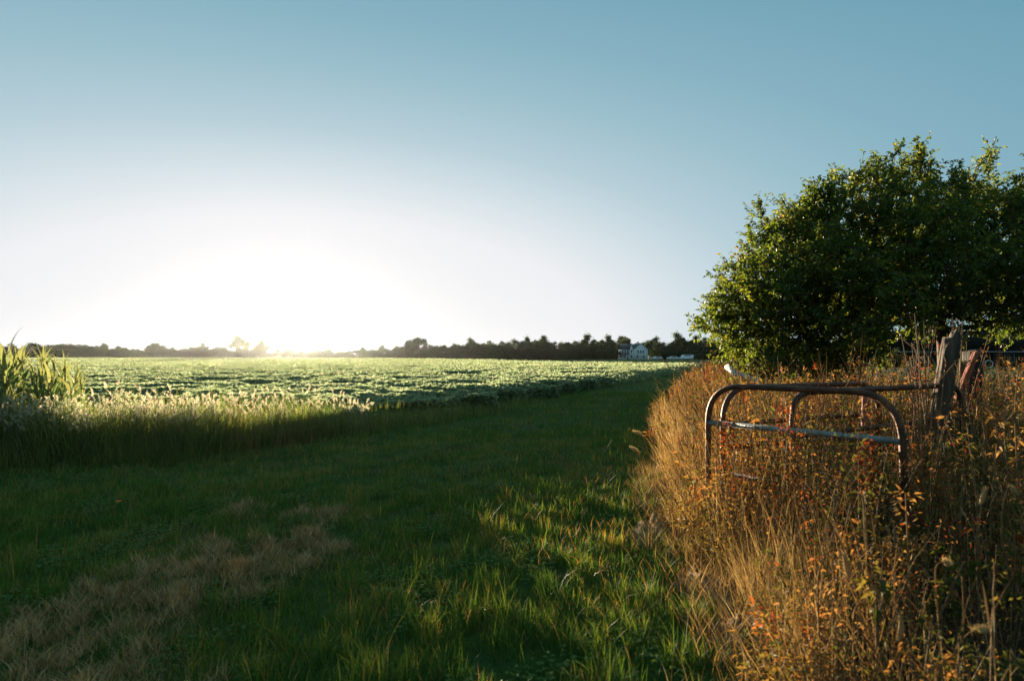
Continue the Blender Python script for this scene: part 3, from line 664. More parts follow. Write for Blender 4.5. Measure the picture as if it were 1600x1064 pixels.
# ------------------------------------------------------------------ far trees
def far_tree_proto(seed, kind):
    g = np.random.default_rng(seed)
    root = empty('far_tree')
    H = 10.0
    mb = MB()
    th = H * (0.35 if kind != 'bush' else 0.15)
    tubes(mb, np.array([[0, 0, -0.3], [0.1, 0, th * 0.5], [0.0, 0.1, th], [0.1, 0.1, H * 0.75]]), np.array([0.28, 0.22, 0.17, 0.05]), 6)
    nb = 8; a = g.uniform(0, 6.28, nb); zz = g.uniform(th * 0.7, H * 0.6, nb); l = g.uniform(1.5, 3.0, nb)
    b0 = np.stack([0 * a, 0 * a, zz], 1); b1 = b0 + np.stack([np.cos(a) * l, np.sin(a) * l, l * 0.8], 1)
    tubes(mb, np.stack([b0, (b0 + b1) / 2 - [0, 0, 0.1], b1], 1), np.tile([[0.11, 0.08, 0.03]], (nb, 1)), 4)
    mb.build('trunk', M['bark'], root)
    mb = MB()
    nl, ax, az, zc, rl = {'round': (26, 3.0, 4.3, 5.0, 1.25), 'open': (30, 3.4, 4.6, 5.2, 0.95), 'bush': (26, 4.6, 4.4, 3.8, 1.5), 'wide': (30, 5.0, 4.2, 5.0, 1.35), 'spire': (20, 0, 0, 0, 0)}[kind]
    for k in range(nl):
        if kind == 'spire':
            z = g.uniform(0.6, 9.2); w = 2.1 * (1 - z / 10.2) + 0.15; a = g.uniform(0, 6.28); c = np.array([math.cos(a) * w * 0.5, math.sin(a) * w * 0.5, z]); r = 0.5 + w * 0.45
        else:
            c = nrm(g.normal(0, 1, 3)) * g.uniform(0.15, 1) ** 0.6 * np.array([ax, ax * 0.9, az]) * np.array([1, 1, 1]) + [0, 0, zc]
            if c[2] > zc: c[:2] *= 1.0 - 0.35 * (c[2] - zc) / az
            r = rl * g.uniform(0.6, 1.3)
        m = int(230 * r)
        q = c + g.normal(0, 0.48, (m, 3)) * r * [1, 1, 0.8]
        q = q[(q[:, 2] > 0.1) & (q[:, 2] < 10.2)]; m = len(q)
        s = g.uniform(0.22, 0.5, m)
        leaves(mb, q, g.normal(0, 1, (m, 3)), g.normal(0, 0.7, (m, 3)) + [0, 0, 0.8], s, s * 0.65, np.clip(g.normal(0.4, 0.18, m) + g.normal(0, 0.15), 0, 1))
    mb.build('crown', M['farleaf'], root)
    return root
protos = {}
for k, s in [('round', 51), ('open', 52), ('bush', 53), ('spire', 54), ('wide', 55), ('round', 56), ('open', 57), ('bush', 58)]:
    protos.setdefault(k, []).append(far_tree_proto(s, k))
used = set()
def far_tree(kind, px, top, d, wide=1.0, label=None, group=None, name='far_tree', v=None, base=None):
    lst = protos[kind]; src = lst[(int(px) if v is None else v) % len(lst)]
    if src.name not in used: o = src; used.add(src.name)
    else:
        o = src.copy(); COL.objects.link(o)
        for ch in src.children:
            c = ch.copy(); COL.objects.link(c); c.parent = o
    h = CAMZ + (HOR - top) / F * d
    s = max(h, 1.0) / 9.3
    o.location = ((px - 800) / F * d, d, 0); o.rotation_euler = (0, 0, rng.uniform(0, 6.28)); o.scale = (s * wide, s * wide, s)
    o.name = name
    tag(o, label, 'tree', group)
    return o
# skyline profile: photo x -> top row, and distance
def sky_top(px):
    return np.interp(px, [-60, 0, 100, 140, 200, 270, 310, 350, 430, 480, 530, 560, 620, 700, 740, 800, 830, 880, 960, 1000, 1060, 1100, 1130, 1250, 1500, 1700],
                     [538, 540, 537, 540, 544, 546, 541, 543, 547, 548, 545, 544, 541, 540, 534, 533, 532, 534, 531, 534, 529, 530, 531, 532, 530, 526])
def sky_dist(px):
    return np.interp(px, [-60, 400, 520, 640, 800, 1100, 1700], [420, 400, 390, 310, 280, 330, 300])
kinds = ['round', 'bush', 'wide', 'bush', 'open', 'round', 'bush', 'wide']
px = -70.0; i = 0
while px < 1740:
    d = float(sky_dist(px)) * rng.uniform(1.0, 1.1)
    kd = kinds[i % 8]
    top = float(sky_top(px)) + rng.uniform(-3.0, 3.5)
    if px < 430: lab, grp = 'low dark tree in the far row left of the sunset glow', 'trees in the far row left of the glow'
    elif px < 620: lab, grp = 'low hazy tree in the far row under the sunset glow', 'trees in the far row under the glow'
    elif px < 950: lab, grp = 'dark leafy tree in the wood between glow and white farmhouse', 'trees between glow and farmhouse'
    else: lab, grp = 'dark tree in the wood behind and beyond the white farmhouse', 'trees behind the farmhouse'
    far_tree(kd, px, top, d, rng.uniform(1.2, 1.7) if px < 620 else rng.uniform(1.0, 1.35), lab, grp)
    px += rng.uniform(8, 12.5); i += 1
# a lower front row of shrubs that closes the gaps below
px = -70.0
while px < 1180:
    d = float(sky_dist(px)) * 0.97
    if 955 < px < 1022: px += 10; continue
    top = float(sky_top(px)) + rng.uniform(6, 12) if px > 540 else float(sky_top(px)) + rng.uniform(3, 7)
    lab, grp = ('low shrub at the foot of the far tree row behind the beans', 'shrubs at the foot of the tree rows') if px < 620 else ('low dark shrub at the foot of the wood behind the beans', 'shrubs at the foot of the wood')
    far_tree('bush', px, min(top, 553), d, rng.uniform(1.5, 2.2), lab, grp, 'far_shrub')
    px += rng.uniform(11, 17); i += 1
# the ones that stand out
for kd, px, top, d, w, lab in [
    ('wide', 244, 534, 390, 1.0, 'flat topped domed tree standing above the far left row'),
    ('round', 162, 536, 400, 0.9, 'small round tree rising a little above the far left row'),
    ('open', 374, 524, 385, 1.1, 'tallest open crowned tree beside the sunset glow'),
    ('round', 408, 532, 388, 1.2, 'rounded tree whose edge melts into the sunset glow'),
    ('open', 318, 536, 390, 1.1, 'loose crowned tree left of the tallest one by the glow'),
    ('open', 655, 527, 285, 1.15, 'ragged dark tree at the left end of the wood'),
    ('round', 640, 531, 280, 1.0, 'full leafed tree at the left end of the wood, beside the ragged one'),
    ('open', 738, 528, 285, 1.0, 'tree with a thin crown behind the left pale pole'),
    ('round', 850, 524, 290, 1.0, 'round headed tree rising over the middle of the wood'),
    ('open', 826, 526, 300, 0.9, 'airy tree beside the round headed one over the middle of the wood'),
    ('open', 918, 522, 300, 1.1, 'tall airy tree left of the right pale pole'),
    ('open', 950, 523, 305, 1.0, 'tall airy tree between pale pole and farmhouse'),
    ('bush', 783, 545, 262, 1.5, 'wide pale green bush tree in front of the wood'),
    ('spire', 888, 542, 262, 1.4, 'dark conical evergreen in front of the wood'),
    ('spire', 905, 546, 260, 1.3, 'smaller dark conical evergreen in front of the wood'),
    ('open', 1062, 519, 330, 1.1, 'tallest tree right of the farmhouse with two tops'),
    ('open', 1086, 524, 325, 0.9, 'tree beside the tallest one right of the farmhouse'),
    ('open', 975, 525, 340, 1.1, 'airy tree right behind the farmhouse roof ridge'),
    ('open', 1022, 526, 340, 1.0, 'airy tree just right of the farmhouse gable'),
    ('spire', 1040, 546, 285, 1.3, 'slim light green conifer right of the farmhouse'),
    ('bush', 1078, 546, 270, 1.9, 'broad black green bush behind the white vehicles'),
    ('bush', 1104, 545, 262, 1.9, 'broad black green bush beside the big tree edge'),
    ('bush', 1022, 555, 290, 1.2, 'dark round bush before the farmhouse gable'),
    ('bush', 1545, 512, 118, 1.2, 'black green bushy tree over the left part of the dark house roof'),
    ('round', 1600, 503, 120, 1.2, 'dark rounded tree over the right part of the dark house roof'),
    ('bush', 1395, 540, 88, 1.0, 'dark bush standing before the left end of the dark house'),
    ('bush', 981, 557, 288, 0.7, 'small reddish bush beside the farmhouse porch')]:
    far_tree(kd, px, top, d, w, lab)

# ------------------------------------------------------------------ white farmhouse
def make_farmhouse():
    d = 300.0; x0 = (988 - 800) / F * d
    r = empty('farmhouse', (x0, d, 0), R(4))
    # main block: gable toward the viewer, x from -0.4 to 7.7
    w = MB(); prism_pts = [(-0.4, 0), (7.7, 0), (7.7, 5.2), (3.65, 8.3), (-0.4, 5.2)]
    V = [[x, -4, z] for x, z in prism_pts] + [[x, 8, z] for x, z in prism_pts]; n = 5
    w.add(V, [np.array([list(range(5))]), np.array([list(range(5, 10))[::-1]]), np.array([[i, i + 5, (i + 1) % 5 + 5, (i + 1) % 5] for i in (0, 1, 4)])])
    w.build('gable_wall', M['white'], r)
    # wing to the left
    w = MB(); box(w, (-3.6, 1, 2.6), (6.4, 7, 5.2)); w.build('wing_wall', M['white'], r)
    # small front gable on the wing
    w = MB()
    pp = [(-2.4, 0), (-0.41, 0), (-0.41, 5.2), (-1.4, 7.8), (-2.4, 5.2)]
    V = [[x, -3.4, z] for x, z in pp] + [[x, -1.0, z] for x, z in pp]
    w.add(V, [np.array([list(range(5))]), np.array([list(range(5, 10))[::-1]]), np.array([[i, i + 5, (i + 1) % 5 + 5, (i + 1) % 5] for i in range(5)])])
    w.build('front_gable', M['white'], r)
    def slope(mb, a, b, c, dd, t=0.18):
        q = np.array([a, b, c, dd], float); nn = np.cross(q[1] - q[0], q[3] - q[0]); nn /= np.linalg.norm(nn)
        if nn[2] < 0: nn = -nn
        V = np.concatenate([q + nn * 0.01, q + nn * t])
        mb.add(V, [np.array([[0, 1, 2, 3], [7, 6, 5, 4], [0, 4, 5, 1], [1, 5, 6, 2], [2, 6, 7, 3], [3, 7, 4, 0]])])
    m = MB()
    slope(m, (-0.9, -4.4, 4.82), (-0.9, 8.4, 4.82), (3.65, 8.4, 8.3), (3.65, -4.4, 8.3))
    slope(m, (8.2, -4.4, 4.82), (8.2, 8.4, 4.82), (3.65, 8.4, 8.3), (3.65, -4.4, 8.3))
    rf = m.build('roof', M['roof'], r)
    m = MB(); slope(m, (-7.1, -2.9, 4.95), (-0.6, -2.9, 4.95), (-0.6, 1, 8.0), (-7.1, 1, 8.0)); slope(m, (-7.1, 4.9, 4.95), (-0.6, 4.9, 4.95), (-0.6, 1, 8.0), (-7.1, 1, 8.0))
    m.build('wing_roof', M['roof'], r)
    m = MB(); slope(m, (-2.65, -3.7, 4.6), (-2.65, 0.9, 4.6), (-1.4, 0.9, 7.82), (-1.4, -3.7, 7.82)); slope(m, (-0.15, -3.7, 4.6), (-0.15, 0.9, 4.6), (-1.4, 0.9, 7.82), (-1.4, -3.7, 7.82))
    m.build('gable_roof', M['roof'], r)
    m = MB(); box(m, (3.65, 1.5, 8.7), (0.7, 0.7, 1.3)); m.build('chimney', M['offwhite'], rf)
    def win(x, y, z, w_, h_):
        f = MB()
        for (cx, cz, sx, sz) in [(x, z + h_ / 2, w_ + 0.2, 0.12), (x, z - h_ / 2, w_ + 0.2, 0.12), (x - w_ / 2, z, 0.12, h_ - 0.12), (x + w_ / 2, z, 0.12, h_ - 0.12)]:
            box(f, (cx, y - 0.05, cz), (sx, 0.1, sz))
        fo = f.build('window', M['offwhite'], r)
        p = MB(); box(p, (x, y - 0.012, z), (w_ - 0.12, 0.02, h_ - 0.12)); p.build('pane', M['glass'], fo)
    for x in (-6.0, -4.6, -3.2): win(x, -2.5, 4.0, 0.9, 1.5)
    win(-1.4, -3.4, 4.1, 0.8, 1.5); win(-1.4, -3.4, 1.6, 0.8, 1.6)
    for x in (2.2, 3.65, 5.1): win(x, -4, 4.0, 0.9, 1.4)
    for x in (1.8, 5.4): win(x, -4, 1.5, 0.9, 1.5)
    m = MB(); slope(m, (-9.0, -5.2, 2.5), (-2.45, -5.2, 2.5), (-2.45, -2.52, 3.15), (-9.0, -2.52, 3.15)); m.build('porch_roof', M['roof'], r)
    for x in (-8.8, -6.8, -4.8, -2.8):
        m = MB(); box(m, (x, -5.0, 1.25), (0.18, 0.18, 2.5)); m.build('porch_post', M['offwhite'], r)
    m = MB(); box(m, (-5.7, -3.85, 0.2), (6.5, 2.6, 0.4)); m.build('porch_deck', M['offwhite'], r)
    m = MB(); box(m, (-4.6, -2.55, 1.4), (1.0, 0.08, 2.1)); m.build('door', M['redwood'], r)
    r.scale = (0.84, 0.84, 0.9)
    tag(r, 'white two storey farmhouse with grey roofs and porch before the wood', 'house')
make_farmhouse()

# ------------------------------------------------------------------ white vehicles by the farmhouse
def make_car(name, px, d, L, H, label, rz, van=False):
    r = empty(name, ((px - 800) / F * d, d, 0.05), rz)
    h = L / 2
    prof = [(-h, 0.35), (-h, 0.85), (-h * 0.95, 0.95), (-h * 0.55, 1.0), (-h * 0.3, H), (h * 0.5, H), (h * 0.85, 1.0), (h, 0.9), (h, 0.35)] if not van else [(-h, 0.35), (-h, 0.95), (-h * 0.75, 1.1), (-h * 0.5, H), (h * 0.98, H), (h, H - 0.2), (h, 0.35)]
    n = len(prof); V = [[x, -0.85, z] for x, z in prof] + [[x, 0.85, z] for x, z in prof]
    mb = MB(); mb.add(V, [np.array([list(range(n))]), np.array([list(range(n, 2 * n))[::-1]]), np.array([[i, i + n, (i + 1) % n + n, (i + 1) % n] for i in range(n)])])
    o = mb.build('body', M['offwhite'], r)
    mb = MB(); box(mb, (h * 0.1, -0.86, H - 0.32), (h * 0.95, 0.02, 0.36)); mb.build('side_window', M['glass'], r)
    for x in (-h * 0.62, h * 0.62):
        for y in (-0.78, 0.78):
            mb = MB(); tubes(mb, np.array([[x, y - 0.1, 0.33], [x, y + 0.1, 0.33]]), np.array([0.33, 0.33]), 14)
            w = mb.build('wheel', M['tyre'], r)
            mb = MB(); tubes(mb, np.array([[x, y - 0.125, 0.33], [x, y + 0.125, 0.33]]), np.array([0.18, 0.18]), 10); mb.build('rim', M['offwhite'], w)
    tag(r, label, 'car')
make_car('parked_van', 1072, 255, 5.4, 2.0, 'white van parked before the black green bushes', R(3), True)
make_car('parked_car', 1051, 256, 4.6, 1.45, 'white car parked left of the white van', R(-4))
make_car('parked_car', 1026, 262, 4.3, 1.4, 'white car half hidden near the farmhouse gable', R(8))

# ------------------------------------------------------------------ pale poles in front of the wood
for px, top, d, lab in [(727, 541, 245, 'thin pale utility pole left, before the middle of the wood'), (936, 533, 245, 'thin pale utility pole nearer the farmhouse')]:
    h = CAMZ + (HOR - top) / F * d
    r = empty('utility_pole', ((px - 800) / F * d, d, 0))
    mb = MB(); tubes(mb, np.array([[0, 0, -0.3], [0.02, 0, h / 2], [0, 0.02, h]]), np.array([0.16, 0.14, 0.11]), 8); mb.build('pole', M['postwood'], r)
    mb = MB(); box(mb, (0, -0.16, h - 0.7), (1.6, 0.1, 0.12)); mb.build('crossarm', M['postwood'], r)
    tag(r, lab, 'pole')

# ------------------------------------------------------------------ brush pile at the lane's far end
def make_brush():
    r = empty('brush_pile', ((1112 - 800) / F * 105, 105, 0))
    mb = MB(); n = 420
    a = rng.uniform(0, 6.28, n); rr = rng.random(n) ** 0.5
    b = np.stack([np.cos(a) * rr * 2.6, np.sin(a) * rr * 1.8, (1 - rr ** 2) * 0.95 * rng.random(n)], 1)
    dv = nrm(np.stack([rng.normal(0, 1, n), rng.normal(0, 1, n), rng.normal(0.1, 0.25, n)], 1)) * rng.uniform(0.5, 1.3, (n, 1))
    tubes(mb, np.stack([b - dv / 2, b + rng.normal(0, 0.05, (n, 3)), b + dv / 2], 1) * [1, 1, 1], np.tile([[0.03, 0.03, 0.012]], (n, 1)), 4)
    mb.build('branches', M['stem'], r)
    tag(r, 'low brown brush heap on the lawn where the lane ends', 'brush pile')
make_brush()

# ------------------------------------------------------------------ ranch house at the far right
def make_ranch():
    d = 96.0
    x0, x1 = (1350 - 800) / F * d, (1720 - 800) / F * d
    r = empty('ranch_house', ((x0 + x1) / 2, d, 0)); w = (x1 - x0)
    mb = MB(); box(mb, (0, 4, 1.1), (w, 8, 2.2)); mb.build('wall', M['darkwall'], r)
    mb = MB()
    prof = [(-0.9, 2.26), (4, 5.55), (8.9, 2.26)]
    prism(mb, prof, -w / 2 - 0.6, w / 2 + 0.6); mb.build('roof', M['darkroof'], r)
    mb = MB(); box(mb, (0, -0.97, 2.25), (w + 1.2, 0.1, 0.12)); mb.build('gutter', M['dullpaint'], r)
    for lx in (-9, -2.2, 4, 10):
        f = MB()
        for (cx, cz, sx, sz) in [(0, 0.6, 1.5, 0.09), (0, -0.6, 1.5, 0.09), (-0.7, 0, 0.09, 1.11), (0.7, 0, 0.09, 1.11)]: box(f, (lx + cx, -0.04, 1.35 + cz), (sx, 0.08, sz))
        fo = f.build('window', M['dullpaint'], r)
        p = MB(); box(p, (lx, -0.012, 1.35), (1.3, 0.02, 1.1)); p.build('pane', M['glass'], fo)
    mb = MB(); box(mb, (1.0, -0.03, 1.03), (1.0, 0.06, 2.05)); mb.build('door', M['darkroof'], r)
    tag(r, 'dark brown low house with white gutter beyond the lawn', 'house')
    # hoop standing before it
    t = np.linspace(0, 2 * math.pi, 25)
    c = P(1545, 566, 88)
    t = t[:-1]
    mb = MB(); pts = np.stack([0.55 * np.cos(t), 0 * t, 0.5 + 0.5 * np.sin(t)], 1)
    pts = np.concatenate([pts, pts[:2]]); tubes(mb, pts, np.full(len(pts), 0.05), 6, cap=False)
    rt = empty('wagon_wheel', (c[0], c[1], 0.02)); ro = mb.build('rim', M['offwhite'], rt, True)
    mb = MB()
    for a in np.arange(0, math.pi, math.pi / 4):
        tubes(mb, np.array([[0.53 * math.cos(a), 0, 0.5 + 0.48 * math.sin(a)], [-0.53 * math.cos(a), 0, 0.5 - 0.48 * math.sin(a)]]), np.array([0.025, 0.025]), 5)
    mb.build('spokes', M['postwood'], rt)
    tag(rt, 'pale wheel standing on the lawn before the dark house', 'wheel')
make_ranch()

# ------------------------------------------------------------------ bent pipe panels
def smooth_path(pts, n=12):
    """polyline with rounded corners: list of (point, radius)"""
    out = []
    for i, (p, r) in enumerate(pts):
        p = np.array(p, float)
        if r == 0 or i in (0, len(pts) - 1): out.append(p); continue
        a = nrm(np.array(pts[i - 1][0], float) - p); b = nrm(np.array(pts[i + 1][0], float) - p)
        s, e = p + a * r, p + b * r
        for t in np.linspace(0, 1, n):
            out.append((1 - t) ** 2 * s + 2 * t * (1 - t) * (p * 0.72 + 0.28 * (s + e) / 2) + t * t * e) if False else out.append((1 - t) ** 2 * s + 2 * t * (1 - t) * p + t * t * e)
    return np.array(out)
def pipe_panel(a_top, b_top, mids, label, pr=0.026, rad=0.36, mframe='rust', mrail='greypipe', mleg=None):
    """a_top, b_top: world points where the corners of the hoop would be (sharp); legs run to the ground"""
    a = np.array(a_top, float); b = np.array(b_top, float)
    ag = np.array([a[0], a[1], gz(a[0], a[1]) - 0.05]); bg = np.array([b[0] + 0.02, b[1], gz(b[0], b[1]) - 0.05])
    org = (a + b) / 2; org[2] = 0
    r = empty('pipe_panel', org)
    pth = smooth_path([(ag, 0), (a, rad), (b, rad), (bg, 0)], 14)
    # add points along straights for frame stability
    mb = MB(); tubes(mb, pth, np.full(len(pth), pr), 12)
    mb.build('hoop_frame', M[mframe], r, True, org)
    for (f0, f1, mm, q) in mids:
        s = ag + (a - ag) * f0; e = bg + (b - bg) * f1
        mb = MB(); tubes(mb, np.stack([s, (s + e) / 2, e]), np.full(3, pr * q), 12)
        mb.build('rail', M[mm], r, True, org)
        mb = MB()
        dd = nrm(e - s)
        tubes(mb, np.stack([s - dd * 0.03, s + dd * 0.035]), np.full(2, pr * 1.12), 12); tubes(mb, np.stack([e - dd * 0.035, e + dd * 0.03]), np.full(2, pr * 1.12), 12)
    tag(r, label, 'pipe panel')
    return r
A0 = P(1106, 602, 6.0); A1 = P(1408, 612, 4.7)
A1[2] = A0[2]
def frac(p, pxy, d):  # fraction of the leg height at a photo row
    z = P(pxy[0], pxy[1], d)[2]; g = gz(p[0], p[1]) - 0.05
    return float((z - g) / (p[2] - g))
pipe_panel(A0, A1, [(frac(A0, (1106, 660), 6.0), frac(A1, (1408, 690), 4.7), 'greypipe', 0.95), (frac(A0, (1106, 735), 6.0), frac(A1, (1408, 790), 4.7), 'rust', 0.9)],
           'bent pipe hoop panel nearest the viewer with a grey blue middle rail', mframe='greypipe' if False else 'rust')
B0 = P(1129, 606, 6.15); B1 = P(1372, 603, 7.2); B1[2] = B0[2]
pipe_panel(B0, B1, [(frac(B0, (1129, 664), 6.15), frac(B1, (1372, 645), 7.2), 'rust', 0.9), (frac(B0, (1129, 700), 6.15), frac(B1, (1372, 676), 7.2), 'rust', 0.9)],
           'rusty pipe hoop panel slanting away behind the front one', mframe='rust')
C0 = P(1238, 614, 5.5); C1 = P(1500, 603, 6.6); C1[2] = C0[2] + 0.02
pipe_panel(C0, C1, [(frac(C0, (1238, 682), 5.5), frac(C1, (1500, 652), 6.6), 'rust', 0.9)],
           'dark rusty pipe hoop panel reaching right to the split wooden post', rad=0.22)
# red rusty stub leaning on the panels
def tube_thing(name, pts, rad, mat, label, cat, sides=8, smooth=True):
    pts = np.array(pts, float); org = pts[0].copy()
    mb = MB(); tubes(mb, pts, rad, sides); o = mb.build(name, mat, None, smooth, org); tag(o, label, cat); return o
s0 = P(1353, 615, 6.9); s1 = P(1343, 690, 6.6); s1[2] = gz(s1[0], s1[1]) - 0.05
tube_thing('red_stake', [s1, (s0 + s1) / 2, s0], np.array([0.04, 0.038, 0.036]), M['redrust'], 'short red stake standing behind the right half of the pipe panels', 'stake')

# ------------------------------------------------------------------ wooden posts
def post(name, px0, py0, px1, py1, d, w, mat, label, cat='post', sq=False, bumps=0.12):
    """leaning post: (px0,py0) base on the ground below, (px1,py1) top"""
    top = P(px1, py1, d); b = P(px0, py0, d); dirv = (top - b) / max(top[2] - b[2], 1e-3)
    g = float(gz(b[0], b[1])) - 0.2
    base = top + dirv * (g - top[2])
    k, n = 18, 30; V = []
    th = np.linspace(0, 2 * math.pi, n, endpoint=False)
    for j in range(k):
        t = j / (k - 1); c = base + (top - base) * t
        rr = w / 2 * (1.12 - 0.2 * t) * (1 + bumps * np.sin(3 * th + 2.2 * t + px0) + bumps * 0.7 * np.sin(5 * th + 4 * t) + 0.05 * np.sin(9 * th - 7 * t) - 0.09 * np.abs(np.sin(4.5 * th + 0.8 * t)) ** 0.4)
        if sq: rr = w / 2 / np.maximum(np.abs(np.cos(th)), np.abs(np.sin(th))) * 0.98 + 0 * th
        zt = (0.3 * w * (np.cos(th + px0) + 0.5 * np.sin(3 * th) + 0.3 * np.sin(7 * th)) * (j == k - 1)) if not sq else 0.12 * w * np.cos(th) * (j == k - 1)
        V.append(np.stack([c[0] + np.cos(th) * rr, c[1] + np.sin(th) * rr, c[2] + zt + 0 * th], 1))
    V = np.concatenate(V + [np.array([top - [0, 0, 0.01]])]); i = np.arange(n); fs = []
    for j in range(k - 1): fs.append(np.stack([j * n + i, j * n + (i + 1) % n, (j + 1) * n + (i + 1) % n, (j + 1) * n + i], 1))
    fs.append(np.stack([(k - 1) * n + i, (k - 1) * n + (i + 1) % n, np.full(n, k * n)], 1))
    mb = MB(); mb.add(V, fs); o = mb.build(name, mat, None, not sq, base); tag(o, label, cat); return o
post('wooden_post', 1470, 640, 1487, 526, 6.4, 0.17, M['postwood'], 'thick weathered split wooden post leaning right at the end of the pipes')
post('wooden_post', 1428, 605, 1426, 566, 9.5, 0.17, M['postwood'], 'short pale wooden post behind the bare twigs')
post('wooden_post', 1518, 610, 1520, 548, 7.6, 0.16, M['darkwall'], 'dark square post right of the thick split post', sq=True)
post('wooden_post', 1506, 610, 1507, 566, 7.3, 0.10, M['postwood'], 'stubby pale post between the thick split post and the dark post', sq=False)
post('wooden_stake', 1515, 576, 1526, 549, 7.2, 0.06, M['redwood'], 'reddish board leaning against the dark square post', 'stake', sq=True)

# fallen pale pipe beyond the weeds
q0 = P(1137, 573, 15.0); q1 = P(1150, 584, 14.6); q2 = P(1185, 596, 14.2)
tube_thing('plastic_pipe', [q2, q1, q0], np.array([0.075, 0.075, 0.075]), M['pvc'], 'pale pipe sticking up out of the weeds at the foot of the tree', 'pipe', 14)

# ------------------------------------------------------------------ bare twiggy shrub beside the post
def make_dead_shrub(pxb, d, tips, label):
    b = P(pxb, 640, d); b[2] = gz(b[0], b[1]) - 0.03
    r = empty('bare_shrub', b)
    mb = MB(); tw = MB()
    for (px, py, dd) in tips:
        e = P(px, py, d + dd); s = b + np.array([rng.uniform(-0.06, 0.06), rng.uniform(-0.06, 0.06), 0])
        ts = np.linspace(0, 1, 7)
        pts = np.array([s + (e - s) * t + np.array([0.05 * math.sin(3 * t + px), 0.04 * math.sin(4 * t), 0.0]) * t for t in ts])
        tubes(mb, pts, np.interp(ts, [0, 1], [0.011, 0.003]), 5)
        for k in range(5):
            t = rng.uniform(0.45, 0.98); p0 = s + (e - s) * t + np.array([0.05 * math.sin(3 * t + px), 0.04 * math.sin(4 * t), 0.0]) * t
            dv = nrm((e - s) + rng.normal(0, 0.45, 3) * np.linalg.norm(e - s)) * rng.uniform(0.1, 0.25)
            tubes(tw, np.array([p0, p0 + dv * 0.5 + rng.normal(0, 0.008, 3), p0 + dv]), np.array([0.004, 0.003, 0.0018]), 4)
    mb.v += tw.v; mb.f += [f + mb.n for f in tw.f]; mb.r += tw.r; mb.build('stems', M['stem'], r, False, b)
    tag(r, label, 'shrub')
make_dead_shrub(1446, 6.0, [(1434, 490, 0), (1446, 505, 0.1), (1452, 512, -0.1), (1420, 535, 0.1), (1408, 520, 0.3), (1462, 540, 0), (1430, 520, 0.2), (1440, 540, -0.2), (1470, 560, -0.2)], 'bare brown twigs rising left of the thick split post')
make_dead_shrub(1486, 6.9, [(1482, 505, 0), (1494, 500, 0), (1490, 495, 0.1), (1502, 508, 0.1)], 'small bare twigs sprouting above the thick split post')

# ------------------------------------------------------------------ single stalks in the right foreground
def stalk(pts, d, label, head=None, r=0.005, name='dry_stalk', mat='straw'):
    W = [P(px, py, d) for px, py in pts]
    g = float(gz(W[0][0], W[0][1]))
    W = [np.array([W[0][0] + 0.02, W[0][1], g - 0.02])] + W
    # resample with catmull-rom
    Q = [W[0]] + W + [W[-1]]; out = []
    for i in range(1, len(Q) - 2):
        for t in np.linspace(0, 1, 6, endpoint=False):
            a, b, c, e = Q[i - 1], Q[i], Q[i + 1], Q[i + 2]
            out.append(0.5 * (2 * b + (c - a) * t + (2 * a - 5 * b + 4 * c - e) * t * t + (-a + 3 * b - 3 * c + e) * t ** 3))
    out.append(W[-1]); out = np.array(out); org = out[0].copy()
    o = empty(name, org)
    n = len(out)
    mb = MB(); tubes(mb, out, np.linspace(r, r * 0.45, n), 5, 0.35); mb.build('stem', M[mat], o, True, org)
    if head == 'fox':
        h = out[-max(5, n // 4):]; k = len(h)
        mb = MB(); tubes(mb, h, 0.011 * np.sin(np.linspace(0.25, 3.0, k)) + 0.002, 7, 0.8)
        m = 260; i = rng.integers(0, k, m)
        blades(mb, h[i], rng.uniform(0, 6.28, m), rng.uniform(0.3, 1.5, m), 0.03, 0.0016, 0.9, 1)
        mb.build('seed_head', M['straw'], o, False, org)
    elif head == 'leafy':
        m = 150; i = rng.integers(n // 4, n, m); a = rng.uniform(0, 6.28, m)
        dv = np.stack([np.cos(a), np.sin(a), rng.normal(0.1, 0.5, m)], 1)
        mb = MB(); leaves(mb, out[i] + dv * rng.uniform(0, 0.05, (m, 1)), dv, rng.normal(0, 0.6, (m, 3)) + [0, 0, 0.8], rng.uniform(0.02, 0.045, m), rng.uniform(0.006, 0.016, m), np.clip(rng.normal(0.55, 0.15, m), 0, 1))
        mb.build('leaves', M['weed'], o, False, org)
    elif head == 'red':
        m = 110; i = rng.integers(n // 3, n, m); a = rng.uniform(0, 6.28, m)
        dv = np.stack([np.cos(a), np.sin(a), rng.normal(-0.2, 0.4, m)], 1)
        mb = MB(); leaves(mb, out[i] + dv * rng.uniform(0, 0.06, (m, 1)), dv, rng.normal(0, 0.6, (m, 3)) + [0, 0, 0.8], rng.uniform(0.03, 0.055, m), rng.uniform(0.015, 0.03, m), np.clip(rng.normal(0.97, 0.04, m), 0, 1))
        mb.build('leaves', M['weed'], o, False, org)
    tag(o, label, 'plant')
stalk([(1278, 930), (1284, 880), (1300, 858), (1318, 868), (1327, 905)], 2.9, 'dry arching foxtail below the middle of the pipe panels', 'fox')
stalk([(1333, 972), (1352, 938), (1376, 923), (1398, 935), (1408, 975), (1404, 1005)], 2.8, 'dry foxtail bent over like a hook right of the arching one', 'fox')
stalk([(1468, 1055), (1490, 1020), (1515, 988), (1545, 985)], 2.6, 'drooping dry seed head at the bottom right', 'fox')
stalk([(1425, 1000), (1420, 880), (1415, 770)], 3.3, 'tall leafy dry stalk under the right leg of the front pipe panel', 'leafy', 0.008)
stalk([(1468, 1050), (1466, 960), (1462, 890), (1475, 878), (1484, 884)], 2.9, 'upright dry stalk with a bent tufted tip right of the leafy stalk', 'fox')
stalk([(1505, 1050), (1506, 960), (1503, 900)], 2.9, 'bare upright stalk rightmost in the weeds at the bottom', None, 0.006)
